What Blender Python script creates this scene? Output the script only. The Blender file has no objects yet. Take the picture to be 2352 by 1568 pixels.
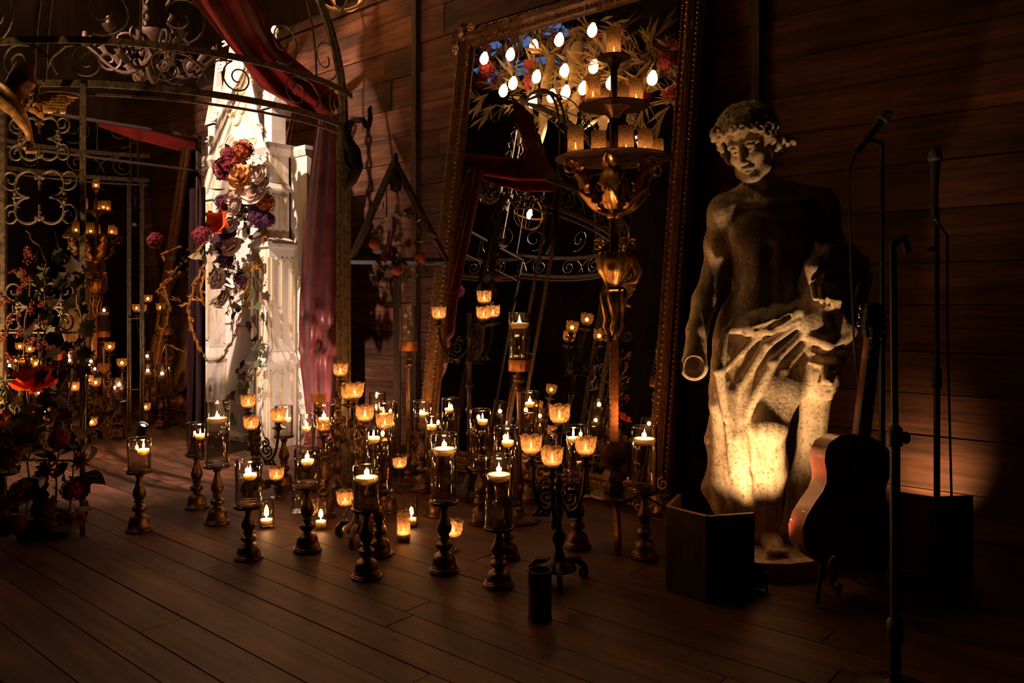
import bpy, math, random
import numpy as np
from mathutils import Vector, Matrix, Quaternion, noise as mnoise

# ------------------------------------------------------------------ camera, world, exposure
SC = bpy.context.scene
COL = SC.collection
PI = math.pi
FPX, HC, HOR, CXP = 1800.0, 1.10, 690.0, 1176.0     # focal length in px, camera height, horizon row, centre column
cam_d = bpy.data.cameras.new('camera')
cam_d.sensor_width = 36.0
cam_d.lens = FPX / 2352.0 * 36.0
cam_d.shift_y = -(784.0 - HOR) / 2352.0
cam_d.clip_start = 0.05
cam = bpy.data.objects.new('camera', cam_d)
COL.objects.link(cam)
cam.location = (0, 0, HC)
cam.rotation_euler = (PI / 2, 0, 0)
SC.camera = cam
world = bpy.data.worlds.new('dusk')
SC.world = world
world.use_nodes = True
world.node_tree.nodes['Background'].inputs[0].default_value = (0.035, 0.075, 0.2, 1)
world.node_tree.nodes['Background'].inputs[1].default_value = 2.6
SC.view_settings.view_transform = 'Standard'
SC.view_settings.look = 'None'
SC.view_settings.gamma = 1.0
SC.view_settings.exposure = 0.0
SC.view_settings.use_curve_mapping = False
cy = SC.cycles
cy.use_denoising = True
cy.max_bounces = 7
cy.diffuse_bounces = 2
cy.glossy_bounces = 3
cy.transmission_bounces = 4
cy.transparent_max_bounces = 18
cy.use_adaptive_sampling = True
cy.adaptive_threshold = 0.02
cy.sample_clamp_indirect = 2.0
cy.caustics_reflective = False
cy.caustics_refractive = False
cy.use_light_tree = True

CANDLE_W, CANDLE_C = 2.2, (1.0, 0.42, 0.145)       # one candle flame
BULB_W, BULB_C = 11.5, (1.0, 0.29, 0.095)             # one filament bulb
WARM_UP = (1.0, 0.58, 0.25)                         # floor uplights at statue and wall
STAGE = (1.0, 0.74, 0.56)                           # spot on the white niche

# ------------------------------------------------------------------ places
def F(x, y):
    "floor point seen at photo pixel"
    Y = FPX * HC / (y - HOR)
    return Vector(((x - CXP) * Y / FPX, Y, 0))
def P(x, y, Y):
    "point at distance Y seen at photo pixel"
    return Vector(((x - CXP) * Y / FPX, Y, HC + (HOR - y) * Y / FPX))
WANG = math.atan2(-0.646, 0.763)                    # wall direction: local x along the wall to the right, local y into it
WX, WY = Vector((math.cos(WANG), math.sin(WANG), 0)), Vector((-math.sin(WANG), math.cos(WANG), 0))
WALL_Y = 4.13
def W(x, y, z=0.0):
    return WX * x + WY * y + Vector((0, 0, z))
def toW(p):
    return Vector((p.dot(WX), p.dot(WY), p.z))
def wall_at(px, py=690, y=WALL_Y):
    "point on the plane at wall distance y seen at pixel"
    d = Vector(((px - CXP) / FPX, 1.0, (HOR - py) / FPX))
    t = y / d.dot(WY)
    return Vector((0, 0, HC)) + d * t

# ------------------------------------------------------------------ mesh builder
class MB:
    def __init__(s):
        s.v, s.f = [], []
    def add(s, vs, fs):
        o = len(s.v)
        s.v.extend(Vector(q) for q in vs)
        s.f.extend(tuple(i + o for i in q) for q in fs)
        return s
    def box(s, c, sz, m=None):
        c = Vector(c)
        vs = [Vector((sx * sz[0] / 2, sy * sz[1] / 2, sz_ * sz[2] / 2)) for sx in (-1, 1) for sy in (-1, 1) for sz_ in (-1, 1)]
        vs = [(m @ q if m else q) + c for q in vs]
        return s.add(vs, [(0, 1, 3, 2), (4, 6, 7, 5), (0, 4, 5, 1), (2, 3, 7, 6), (0, 2, 6, 4), (1, 5, 7, 3)])
    def b2(s, x0, x1, y0, y1, z0, z1):
        return s.box(((x0 + x1) / 2, (y0 + y1) / 2, (z0 + z1) / 2), (x1 - x0, y1 - y0, z1 - z0))
    def frustum(s, x0, x1, y0, y1, z0, X0, X1, Y0, Y1, z1):
        vs = [(x0, y0, z0), (x1, y0, z0), (x1, y1, z0), (x0, y1, z0), (X0, Y0, z1), (X1, Y0, z1), (X1, Y1, z1), (X0, Y1, z1)]
        return s.add(vs, [(3, 2, 1, 0), (4, 5, 6, 7), (0, 1, 5, 4), (1, 2, 6, 5), (2, 3, 7, 6), (3, 0, 4, 7)])
    def lathe(s, prof, seg=20, c=(0, 0, 0), wob=None):
        c = Vector(c)
        vs, fs = [], []
        for i, (r, z) in enumerate(prof):
            for k in range(seg):
                a = 2 * PI * k / seg
                rr = r if wob is None else wob(r, z, a, i)
                zz = z
                if isinstance(rr, tuple):
                    rr, zz = rr
                vs.append(c + Vector((rr * math.cos(a), rr * math.sin(a), zz)))
        n = len(prof)
        for i in range(n - 1):
            for k in range(seg):
                k2 = (k + 1) % seg
                fs.append((i * seg + k, i * seg + k2, (i + 1) * seg + k2, (i + 1) * seg + k))
        if prof[0][0] > 1e-5: fs.append(tuple(range(seg - 1, -1, -1)))
        if prof[-1][0] > 1e-5: fs.append(tuple((n - 1) * seg + k for k in range(seg)))
        return s.add(vs, fs)
    def tube(s, pts, r, seg=8, closed=False, flat=1.0, up=None):
        pts = [Vector(p) for p in pts]
        n = len(pts)
        rs = r if isinstance(r, (list, tuple)) else [r] * n
        tg = []
        for i in range(n):
            a = pts[i - 1] if (i or closed) else pts[0]
            b = pts[(i + 1) % n] if (i < n - 1 or closed) else pts[-1]
            t = (b - a)
            tg.append(t.normalized() if t.length > 1e-9 else Vector((0, 0, 1)))
        u = Vector(up) if up else (Vector((0, 0, 1)) if abs(tg[0].z) < 0.9 else Vector((1, 0, 0)))
        vs, fs = [], []
        nn = None
        for i in range(n):
            if up:
                q = Vector(up) - tg[i] * Vector(up).dot(tg[i])
                nn = q.normalized() if q.length > 1e-6 else nn
            elif nn is None:
                nn = (u - tg[i] * u.dot(tg[i])).normalized()
            else:
                q = nn - tg[i] * nn.dot(tg[i])
                nn = q.normalized() if q.length > 1e-6 else nn
            bn = tg[i].cross(nn)
            for k in range(seg):
                a = 2 * PI * k / seg
                vs.append(pts[i] + nn * (math.cos(a) * rs[i]) + bn * (math.sin(a) * rs[i] * flat))
        for i in range(n if closed else n - 1):
            j = (i + 1) % n
            for k in range(seg):
                k2 = (k + 1) % seg
                fs.append((i * seg + k, i * seg + k2, j * seg + k2, j * seg + k))
        if not closed:
            fs.append(tuple(range(seg - 1, -1, -1)))
            fs.append(tuple((n - 1) * seg + k for k in range(seg)))
        return s.add(vs, fs)
    def ball(s, c, r, seg=10, rings=6, m=None):
        c = Vector(c)
        r = (r, r, r) if not isinstance(r, (tuple, list)) else r
        vs = []
        for i in range(rings + 1):
            th = PI * i / rings
            if i in (0, rings):
                q = Vector((0, 0, r[2] * math.cos(th)))
                vs.append(c + (m @ q if m else q)); continue
            for k in range(seg):
                a = 2 * PI * k / seg
                q = Vector((r[0] * math.sin(th) * math.cos(a), r[1] * math.sin(th) * math.sin(a), r[2] * math.cos(th)))
                vs.append(c + (m @ q if m else q))
        fs = []
        for k in range(seg):
            fs.append((0, 1 + k, 1 + (k + 1) % seg))
        for i in range(1, rings - 1):
            for k in range(seg):
                a0, a1 = 1 + (i - 1) * seg, 1 + i * seg
                fs.append((a0 + k, a1 + k, a1 + (k + 1) % seg, a0 + (k + 1) % seg))
        a0 = 1 + (rings - 2) * seg
        for k in range(seg):
            fs.append((a0 + k, len(vs) - 1, a0 + (k + 1) % seg))
        return s.add(vs, fs)
    def prism(s, out, fr, d0, d1):
        "2-D outline (u,v) swept along w; fr maps (u,v,w) to a point"
        n = len(out)
        vs = [fr(u, v, d0) for u, v in out] + [fr(u, v, d1) for u, v in out]
        fs = [tuple(range(n - 1, -1, -1)), tuple(range(n, 2 * n))]
        for i in range(n):
            j = (i + 1) % n
            fs.append((i, j, n + j, n + i))
        return s.add(vs, fs)
    def grid(s, fn, nu, nv, thick=0.0):
        "sheet fn(u,v)->Vector, u,v in 0..1"
        base = [[Vector(fn(i / nu, j / nv)) for j in range(nv + 1)] for i in range(nu + 1)]
        vs = [q for row in base for q in row]
        idx = lambda i, j: i * (nv + 1) + j
        fs = [(idx(i, j), idx(i + 1, j), idx(i + 1, j + 1), idx(i, j + 1)) for i in range(nu) for j in range(nv)]
        if thick:
            nrm = []
            for i in range(nu + 1):
                for j in range(nv + 1):
                    a = base[min(i + 1, nu)][j] - base[max(i - 1, 0)][j]
                    b = base[i][min(j + 1, nv)] - base[i][max(j - 1, 0)]
                    c = a.cross(b)
                    nrm.append(c.normalized() if c.length > 1e-12 else Vector((0, 0, 1)))
            o = len(vs)
            vs = vs + [q - m * thick for q, m in zip(vs, nrm)]
            fs += [tuple(o + k for k in reversed(f)) for f in fs]
            rim = [idx(i, 0) for i in range(nu + 1)] + [idx(nu, j) for j in range(1, nv + 1)] + [idx(i, nv) for i in range(nu - 1, -1, -1)] + [idx(0, j) for j in range(nv - 1, 0, -1)]
            for k in range(len(rim)):
                a, b = rim[k], rim[(k + 1) % len(rim)]
                fs.append((b, a, a + o, b + o))
        return s.add(vs, fs)
    def xf(s, m):
        s.v = [m @ q for q in s.v]
        return s
    def mesh(s, name, mat, smooth=True, ang=40, off=None):
        me = bpy.data.meshes.new(name)
        off = Vector(off) if off is not None else Vector()
        me.from_pydata([tuple(q - off) for q in s.v], [], s.f)
        me.materials.append(mat)
        if smooth:
            me.shade_smooth()
            me.set_sharp_from_angle(angle=math.radians(ang))
        me.update()
        return me
    def build(s, name, mat, parent=None, smooth=True, ang=40, off=None):
        return put(name, s.mesh(name, mat, smooth, ang, off), parent)

def put(name, me, parent=None, loc=None, rot=None):
    o = bpy.data.objects.new(name, me)
    COL.objects.link(o)
    if parent: o.parent = parent
    if loc is not None: o.location = loc
    if rot is not None: o.rotation_euler = rot
    return o
def tag(o, label, cat, group=None, kind=None):
    if label: o['label'] = label
    if cat: o['category'] = cat
    if group: o['group'] = group
    if kind: o['kind'] = kind
    return o
def thing(name, label, cat, loc=(0, 0, 0), rz=0.0, group=None):
    o = bpy.data.objects.new(name, None)
    o.empty_display_size = 0.05
    COL.objects.link(o)
    o.location = loc
    o.rotation_euler = (0, 0, rz)
    return tag(o, label, cat, group)
def struct(o, label=None):
    o['kind'] = 'structure'
    if label: o['label'] = label
    return o
def light(name, kind, loc, energy, color, parent=None, size=0.01, **kw):
    d = bpy.data.lights.new(name, kind)
    d.energy, d.color = energy, color
    if hasattr(d, 'shadow_soft_size'): d.shadow_soft_size = size
    for k, q in kw.items(): setattr(d, k, q)
    o = bpy.data.objects.new(name, d)
    COL.objects.link(o)
    o.location = loc
    if parent: o.parent = parent
    return o
def aim(o, src, dst):
    o.rotation_euler = (Vector(dst) - Vector(src)).to_track_quat('-Z', 'Y').to_euler()
def spiral(c, r0, r1, turns, a0, n=26, fr=None):
    "flat spiral of (u,v) points from radius r0 to r1"
    out = []
    for i in range(n + 1):
        t = i / n
        r = r0 + (r1 - r0) * t
        a = a0 + turns * 2 * PI * t
        out.append((c[0] + r * math.cos(a), c[1] + r * math.sin(a)))
    return [fr(u, v) for u, v in out] if fr else out
def bez(p0, p1, p2, p3, n=12):
    p0, p1, p2, p3 = map(Vector, (p0, p1, p2, p3))
    return [p0 * (1 - t) ** 3 + p1 * 3 * t * (1 - t) ** 2 + p2 * 3 * t * t * (1 - t) + p3 * t ** 3 for t in [i / n for i in range(n + 1)]]

# ------------------------------------------------------------------ materials
class NT:
    def __init__(s, name):
        s.m = bpy.data.materials.new(name)
        s.m.use_nodes = True
        s.t = s.m.node_tree
        s.t.nodes.clear()
        s.out = s.n('ShaderNodeOutputMaterial')
    def n(s, ty, **kw):
        q = s.t.nodes.new(ty)
        for k, v in kw.items():
            if k.startswith('i_'):
                key = k[2:].replace('_', ' ')
                q.inputs[int(key) if key.isdigit() else key].default_value = v
            else:
                setattr(q, k, v)
        return q
    def l(s, a, b):
        s.t.links.new(a, b)
    def ramp(s, src, stops):
        r = s.n('ShaderNodeValToRGB')
        e = r.color_ramp.elements
        while len(e) < len(stops): e.new(0.5)
        for q, (p, c) in zip(e, stops):
            q.position = p
            q.color = (*c, 1) if len(c) == 3 else c
        s.l(src, r.inputs[0])
        return r.outputs[0]
    def done(s, sh):
        s.l(sh, s.out.inputs[0])
        return s.m
def c4(c): return (c[0], c[1], c[2], 1)
def wood(name, c0, c1, c2, rough=0.6, axis=0, scale=1.0, bump=0.4):
    t = NT(name)
    tc = t.n('ShaderNodeTexCoord'); oi = t.n('ShaderNodeObjectInfo')
    mp = t.n('ShaderNodeMapping')
    sc = [14.0 * scale] * 3; sc[axis] = 1.1 * scale
    mp.inputs['Scale'].default_value = sc
    ad = t.n('ShaderNodeVectorMath', operation='SCALE'); ad.inputs['Scale'].default_value = 37.0
    cx = t.n('ShaderNodeCombineXYZ')
    for k in range(3): t.l(oi.outputs['Random'], cx.inputs[k])
    t.l(cx.outputs[0], ad.inputs[0])
    sm = t.n('ShaderNodeVectorMath', operation='ADD')
    t.l(tc.outputs['Object'], sm.inputs[0]); t.l(ad.outputs[0], sm.inputs[1])
    t.l(sm.outputs[0], mp.inputs[0])
    n1 = t.n('ShaderNodeTexNoise', i_Scale=1.6, i_Detail=7.0, i_Roughness=0.62, i_Distortion=0.9)
    t.l(mp.outputs[0], n1.inputs[0])
    n2 = t.n('ShaderNodeTexNoise', i_Scale=2.1, i_Detail=3.0)
    t.l(sm.outputs[0], n2.inputs[0])
    col = t.ramp(n1.outputs[0], [(0.30, c0), (0.5, c1), (0.72, c2)])
    mx = t.n('ShaderNodeMix', data_type='RGBA', blend_type='MULTIPLY'); mx.inputs[0].default_value = 0.75
    t.l(col, mx.inputs[6])
    t.l(t.ramp(n2.outputs[0], [(0.36, (0.26, 0.24, 0.22)), (0.58, (1, 1, 1))]), mx.inputs[7])
    hv = t.n('ShaderNodeHueSaturation')
    vr = t.n('ShaderNodeMapRange', i_3=0.6, i_4=1.25); t.l(oi.outputs['Random'], vr.inputs[0])
    t.l(vr.outputs[0], hv.inputs['Value']); t.l(mx.outputs[2], hv.inputs['Color'])
    b = t.n('ShaderNodeBsdfPrincipled', i_Roughness=rough)
    b.inputs['Specular IOR Level'].default_value = 0.3
    t.l(hv.outputs[0], b.inputs['Base Color'])
    bp = t.n('ShaderNodeBump', i_Strength=bump, i_Distance=0.004)
    t.l(n1.outputs[0], bp.inputs['Height']); t.l(bp.outputs[0], b.inputs['Normal'])
    return t.done(b.outputs[0])
def pbr(name, c, rough=0.5, metal=0.0, spec=0.5, nz=None, bump=0.0, nscale=20.0, coat=0.0, sheen=0.0):
    t = NT(name)
    b = t.n('ShaderNodeBsdfPrincipled', i_Roughness=rough, i_Metallic=metal)
    b.inputs['Base Color'].default_value = c4(c)
    b.inputs['Specular IOR Level'].default_value = spec
    b.inputs['Coat Weight'].default_value = coat
    b.inputs['Sheen Weight'].default_value = sheen
    if nz or bump:
        tc = t.n('ShaderNodeTexCoord')
        n1 = t.n('ShaderNodeTexNoise', i_Scale=nscale, i_Detail=5.0, i_Roughness=0.65)
        t.l(tc.outputs['Object'], n1.inputs[0])
        if nz: t.l(t.ramp(n1.outputs[0], [(0.36, nz), (0.62, c)]), b.inputs['Base Color'])
        if bump:
            bp = t.n('ShaderNodeBump', i_Strength=bump, i_Distance=0.004)
            t.l(n1.outputs[0], bp.inputs['Height']); t.l(bp.outputs[0], b.inputs['Normal'])
    return t.done(b.outputs[0])
def thin_glass(name, tint=(1, 1, 1), ior=1.45, rough=0.02, fac=1.0):
    t = NT(name)
    tr = t.n('ShaderNodeBsdfTransparent'); tr.inputs[0].default_value = c4(tint)
    gl = t.n('ShaderNodeBsdfGlossy', i_Roughness=rough)
    f0 = ((ior - 1) / (ior + 1)) ** 2
    lw = t.n('ShaderNodeLayerWeight', i_Blend=0.5)
    pw = t.n('ShaderNodeMath', operation='POWER'); pw.inputs[1].default_value = 3.2
    t.l(lw.outputs['Facing'], pw.inputs[0])
    mu = t.n('ShaderNodeMath', operation='MULTIPLY_ADD', use_clamp=True); mu.inputs[1].default_value = 0.75 * fac; mu.inputs[2].default_value = f0 * fac
    t.l(pw.outputs[0], mu.inputs[0])
    mx = t.n('ShaderNodeMixShader')
    t.l(mu.outputs[0], mx.inputs[0]); t.l(tr.outputs[0], mx.inputs[1]); t.l(gl.outputs[0], mx.inputs[2])
    return t.done(mx.outputs[0])
def amber_glass(name, tint, trans, spots):
    "pressed or mercury glass: part clear, part milky, speckled"
    t = NT(name)
    tc = t.n('ShaderNodeTexCoord')
    n1 = t.n('ShaderNodeTexNoise', i_Scale=spots, i_Detail=4.0, i_Roughness=0.7)
    t.l(tc.outputs['Object'], n1.inputs[0])
    tr = t.n('ShaderNodeBsdfTransparent'); tr.inputs[0].default_value = c4(tint)
    tl = t.n('ShaderNodeBsdfTranslucent'); tl.inputs[0].default_value = c4([min(1, q * 1.0) for q in tint])
    df = t.n('ShaderNodeBsdfPrincipled', i_Roughness=0.2, i_Metallic=0.6); df.inputs['Base Color'].default_value = c4([q * 0.8 for q in tint])
    m1 = t.n('ShaderNodeMixShader'); m1.inputs[0].default_value = 0.16
    t.l(tl.outputs[0], m1.inputs[1]); t.l(df.outputs[0], m1.inputs[2])
    m2 = t.n('ShaderNodeMixShader')
    t.l(t.ramp(n1.outputs[0], [(0.40, (trans[0],) * 3), (0.60, (trans[1],) * 3)]), m2.inputs[0])
    t.l(tr.outputs[0], m2.inputs[1]); t.l(m1.outputs[0], m2.inputs[2])
    return t.done(m2.outputs[0])
def emit(name, c, s, sample='AUTO'):
    t = NT(name)
    e = t.n('ShaderNodeEmission'); e.inputs[0].default_value = c4(c); e.inputs[1].default_value = s
    m = t.done(e.outputs[0])
    m.cycles.emission_sampling = sample
    return m
def petal(name, c, c2, sss=0.35):
    t = NT(name)
    tc = t.n('ShaderNodeTexCoord')
    n1 = t.n('ShaderNodeTexNoise', i_Scale=28.0, i_Detail=3.0); t.l(tc.outputs['Object'], n1.inputs[0])
    col = t.ramp(n1.outputs[0], [(0.35, c2), (0.65, c)])
    d = t.n('ShaderNodeBsdfDiffuse'); tl = t.n('ShaderNodeBsdfTranslucent')
    t.l(col, d.inputs[0]); t.l(col, tl.inputs[0])
    m = t.n('ShaderNodeMixShader'); m.inputs[0].default_value = sss
    t.l(d.outputs[0], m.inputs[1]); t.l(tl.outputs[0], m.inputs[2])
    return t.done(m.outputs[0])

M = {}
M['floor'] = wood('worn floor wood', (0.03, 0.0105, 0.0065), (0.095, 0.035, 0.02), (0.175, 0.068, 0.038), 0.55, 0, 1.0, 0.35)
M['floor_gap'] = pbr('dark gap', (0.012, 0.006, 0.004), 0.9)
M['wall'] = wood('barn board', (0.028, 0.0088, 0.005), (0.09, 0.031, 0.014), (0.17, 0.064, 0.028), 0.8, 0, 1.0, 0.85)
M['beam'] = wood('dark beam', (0.03, 0.015, 0.01), (0.07, 0.035, 0.02), (0.11, 0.06, 0.035), 0.8, 2, 1.0, 0.5)
M['shield'] = wood('stained plywood', (0.02, 0.011, 0.009), (0.045, 0.024, 0.018), (0.07, 0.04, 0.028), 0.55, 2, 1.0, 0.2)
M['rawply'] = wood('raw plywood edge', (0.3, 0.17, 0.09), (0.45, 0.28, 0.15), (0.5, 0.33, 0.19), 0.6, 0, 1.0, 0.2)
M['iron'] = pbr('black iron', (0.018, 0.015, 0.014), 0.45, 0.7, 0.4, (0.035, 0.02, 0.014), 0.3, 60)
M['gazebo'] = pbr('weathered iron', (0.26, 0.2, 0.13), 0.5, 0.25, 0.4, (0.07, 0.05, 0.038), 0.35, 45)
M['bronze'] = pbr('aged bronze', (0.17, 0.1, 0.05), 0.36, 0.85, 0.5, (0.065, 0.037, 0.02), 0.35, 35)
M['gold'] = pbr('antique gold leaf', (0.6, 0.33, 0.105), 0.32, 0.9, 0.5, (0.24, 0.11, 0.035), 0.3, 30)
M['oldgold'] = pbr('tarnished gilt iron', (0.05, 0.022, 0.01), 0.55, 0.4, 0.3, (0.025, 0.011, 0.006), 0.4, 40)
M['giltwood'] = pbr('gilt wood', (0.68, 0.38, 0.12), 0.42, 0.35, 0.5, (0.26, 0.11, 0.035), 0.5, 40)
M['frame'] = pbr('dark gilt moulding', (0.3, 0.15, 0.06), 0.36, 0.55, 0.5, (0.12, 0.055, 0.025), 0.4, 40)
M['bead'] = pbr('gilt bead', (0.75, 0.45, 0.2), 0.25, 0.7)
M['copper'] = pbr('copper cup', (0.5, 0.22, 0.075), 0.34, 0.9, 0.5, (0.26, 0.1, 0.035), 0.2, 30)
M['rust'] = pbr('rusty tin', (0.09, 0.045, 0.03), 0.7, 0.4, 0.3, (0.04, 0.02, 0.015), 0.6, 40)
M['glass'] = thin_glass('clear glass', (0.985, 0.98, 0.97), 1.5, 0.015, 2.8)
M['rim'] = thin_glass('glass rim', (0.9, 0.88, 0.85), 2.4, 0.12, 2.2)
M['water'] = thin_glass('still water', (0.9, 0.84, 0.76), 1.33, 0.0, 1.0)
M['wax'] = pbr('white wax', (0.95, 0.86, 0.72), 0.5)
_b = [q for q in M['wax'].node_tree.nodes if q.type == 'BSDF_PRINCIPLED'][0]
_b.inputs['Subsurface Weight'].default_value = 1.0
_b.inputs['Subsurface Radius'].default_value = (1.0, 0.95, 0.88)
_b.inputs['Subsurface Scale'].default_value = 0.012
M['wick'] = pbr('burnt wick', (0.02, 0.012, 0.01), 0.9)
M['flame'] = emit('candle flame', (1.0, 0.60, 0.22), 26.0, 'NONE')
M['bulb'] = emit('filament glow', (1.0, 0.55, 0.2), 60.0, 'NONE')
M['bulbglass'] = thin_glass('bulb glass', (1.0, 0.9, 0.7), 1.4)
M['amber'] = amber_glass('amber pressed glass', (0.86, 0.72, 0.52), (0.08, 0.5), 90)
M['mercury'] = amber_glass('mercury glass', (0.6, 0.47, 0.31), (0.06, 0.55), 190)
M['tinglass'] = amber_glass('dim mercury glass', (0.7, 0.55, 0.38), (0.04, 0.38), 160)
M['lens'] = emit('lit lamp lens', (1.0, 0.7, 0.45), 0.9, 'NONE')
M['darkframe'] = pbr('dark brown metal', (0.03, 0.017, 0.011), 0.8, 0, 0.1)
M['black'] = pbr('black plastic', (0.012, 0.012, 0.014), 0.5)
M['steel'] = pbr('chrome', (0.6, 0.58, 0.55), 0.2, 1.0)
M['mesh'] = pbr('microphone grille', (0.16, 0.14, 0.13), 0.5, 0.8, 0.5, (0.03, 0.03, 0.03), 0.8, 260)
M['velvet'] = pbr('red velvet', (0.26, 0.006, 0.01), 0.75, 0, 0.2, (0.15, 0.003, 0.006), 0.2, 9, 0, 0.06)
M['satin'] = pbr('plum satin', (0.16, 0.03, 0.032), 0.4, 0, 0.45, (0.075, 0.01, 0.012), 0.2, 7, 0, 0.08)
M['plum'] = pbr('plum drape', (0.02, 0.005, 0.009), 0.8, 0, 0.1, (0.012, 0.003, 0.006), 0.2, 9)
M['leaf'] = pbr('ivy green', (0.095, 0.11, 0.03), 0.45, 0, 0.4, (0.03, 0.045, 0.014), 0.2, 30)
M['leaf2'] = pbr('olive leaf', (0.24, 0.2, 0.085), 0.55, 0, 0.3, (0.1, 0.09, 0.035), 0.2, 30)
M['leafd'] = pbr('dark leaf', (0.03, 0.028, 0.014), 0.5, 0, 0.4, (0.05, 0.015, 0.014), 0.2, 30)
M['stem'] = pbr('brown stem', (0.12, 0.06, 0.03), 0.7)
M['berry'] = pbr('rust berry', (0.34, 0.045, 0.016), 0.35, 0, 0.5, (0.16, 0.012, 0.012), 0.1, 40)
M['poppy'] = petal('orange poppy', (0.85, 0.16, 0.03), (0.6, 0.05, 0.012))
M['cream'] = petal('cream petal', (0.9, 0.72, 0.63), (0.8, 0.55, 0.47), 0.2)
M['peach'] = petal('peach petal', (0.9, 0.5, 0.24), (0.78, 0.32, 0.13), 0.2)
M['rustp'] = petal('rust petal', (0.5, 0.14, 0.05), (0.25, 0.04, 0.02))
M['burg'] = petal('burgundy petal', (0.26, 0.045, 0.06), (0.11, 0.016, 0.028), 0.25)
M['plump'] = petal('plum petal', (0.12, 0.045, 0.085), (0.05, 0.015, 0.035), 0.25)
M['amar'] = petal('amber seed', (0.55, 0.24, 0.05), (0.33, 0.1, 0.02), 0.2)
M['pink'] = petal('pink petal', (0.7, 0.2, 0.24), (0.5, 0.08, 0.12))
M['pampas'] = petal('pampas plume', (0.85, 0.7, 0.48), (0.68, 0.5, 0.3), 0.4)
M['dried'] = petal('dried grass', (0.62, 0.44, 0.2), (0.38, 0.28, 0.12), 0.4)
def stone():
    t = NT('pitted limestone')
    tc = t.n('ShaderNodeTexCoord')
    n1 = t.n('ShaderNodeTexNoise', i_Scale=5.0, i_Detail=9.0, i_Roughness=0.62); t.l(tc.outputs['Object'], n1.inputs[0])
    n2 = t.n('ShaderNodeTexNoise', i_Scale=75.0, i_Detail=4.0, i_Roughness=0.7); t.l(tc.outputs['Object'], n2.inputs[0])
    mp = t.n('ShaderNodeMapping'); mp.inputs['Scale'].default_value = (16, 16, 2.2); t.l(tc.outputs['Object'], mp.inputs[0])
    n3 = t.n('ShaderNodeTexNoise', i_Scale=1.6, i_Detail=5.0); t.l(mp.outputs[0], n3.inputs[0])
    c = t.ramp(n1.outputs[0], [(0.28, (0.25, 0.175, 0.11)), (0.45, (0.52, 0.41, 0.295)), (0.7, (0.68, 0.57, 0.44))])
    mx = t.n('ShaderNodeMix', data_type='RGBA', blend_type='MULTIPLY'); mx.inputs[0].default_value = 0.8
    t.l(c, mx.inputs[6]); t.l(t.ramp(n2.outputs[0], [(0.34, (0.22, 0.16, 0.11)), (0.47, (1, 1, 1))]), mx.inputs[7])
    m2 = t.n('ShaderNodeMix', data_type='RGBA', blend_type='MULTIPLY'); m2.inputs[0].default_value = 0.6
    t.l(mx.outputs[2], m2.inputs[6]); t.l(t.ramp(n3.outputs[0], [(0.36, (0.4, 0.31, 0.22)), (0.55, (1, 1, 1))]), m2.inputs[7])
    b = t.n('ShaderNodeBsdfPrincipled', i_Roughness=0.85); b.inputs['Specular IOR Level'].default_value = 0.2
    t.l(m2.outputs[2], b.inputs['Base Color'])
    ad = t.n('ShaderNodeMath', operation='ADD'); t.l(n1.outputs[0], ad.inputs[0]); t.l(n2.outputs[0], ad.inputs[1])
    bp = t.n('ShaderNodeBump', i_Strength=0.55, i_Distance=0.006); t.l(ad.outputs[0], bp.inputs['Height']); t.l(bp.outputs[0], b.inputs['Normal'])
    return t.done(b.outputs[0])
M['stone'] = stone()
def painted(name, c0, c1):
    t = NT(name)
    tc = t.n('ShaderNodeTexCoord')
    mp = t.n('ShaderNodeMapping'); mp.inputs['Scale'].default_value = (7, 7, 1.6); t.l(tc.outputs['Object'], mp.inputs[0])
    n1 = t.n('ShaderNodeTexNoise', i_Scale=2.2, i_Detail=8.0, i_Roughness=0.65); t.l(mp.outputs[0], n1.inputs[0])
    b = t.n('ShaderNodeBsdfPrincipled', i_Roughness=0.6); b.inputs['Specular IOR Level'].default_value = 0.3
    t.l(t.ramp(n1.outputs[0], [(0.34, c1), (0.47, c0)]), b.inputs['Base Color'])
    bp = t.n('ShaderNodeBump', i_Strength=0.2, i_Distance=0.003); t.l(n1.outputs[0], bp.inputs['Height']); t.l(bp.outputs[0], b.inputs['Normal'])
    return t.done(b.outputs[0])
M['paint'] = painted('aged cream paint', (0.74, 0.64, 0.57), (0.5, 0.36, 0.2))
M['plaster'] = painted('pale plaster panel', (0.72, 0.63, 0.62), (0.64, 0.52, 0.47))
M['gildedge'] = painted('tan moulding paint', (0.66, 0.5, 0.31), (0.5, 0.34, 0.18))
def mirror_mat(name, tint):
    t = NT(name)
    g = t.n('ShaderNodeBsdfGlossy', i_Roughness=0.0); g.inputs[0].default_value = c4(tint)
    return t.done(g.outputs[0])
M['mirror'] = mirror_mat('silvered glass', (0.72, 0.66, 0.58))
M['mirror2'] = mirror_mat('old silvered glass', (0.8, 0.74, 0.66))
M['guitar'] = pbr('sunburst lacquer', (0.26, 0.06, 0.03), 0.3, 0, 0.5, (0.15, 0.03, 0.016), 0.0, 5, 0.6)
M['gneck'] = pbr('dark fretboard', (0.022, 0.014, 0.011), 0.4)
M['nylon'] = pbr('string', (0.85, 0.72, 0.58), 0.4, 0.4)
M['cable'] = pbr('cable', (0.014, 0.013, 0.014), 0.5)
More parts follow.
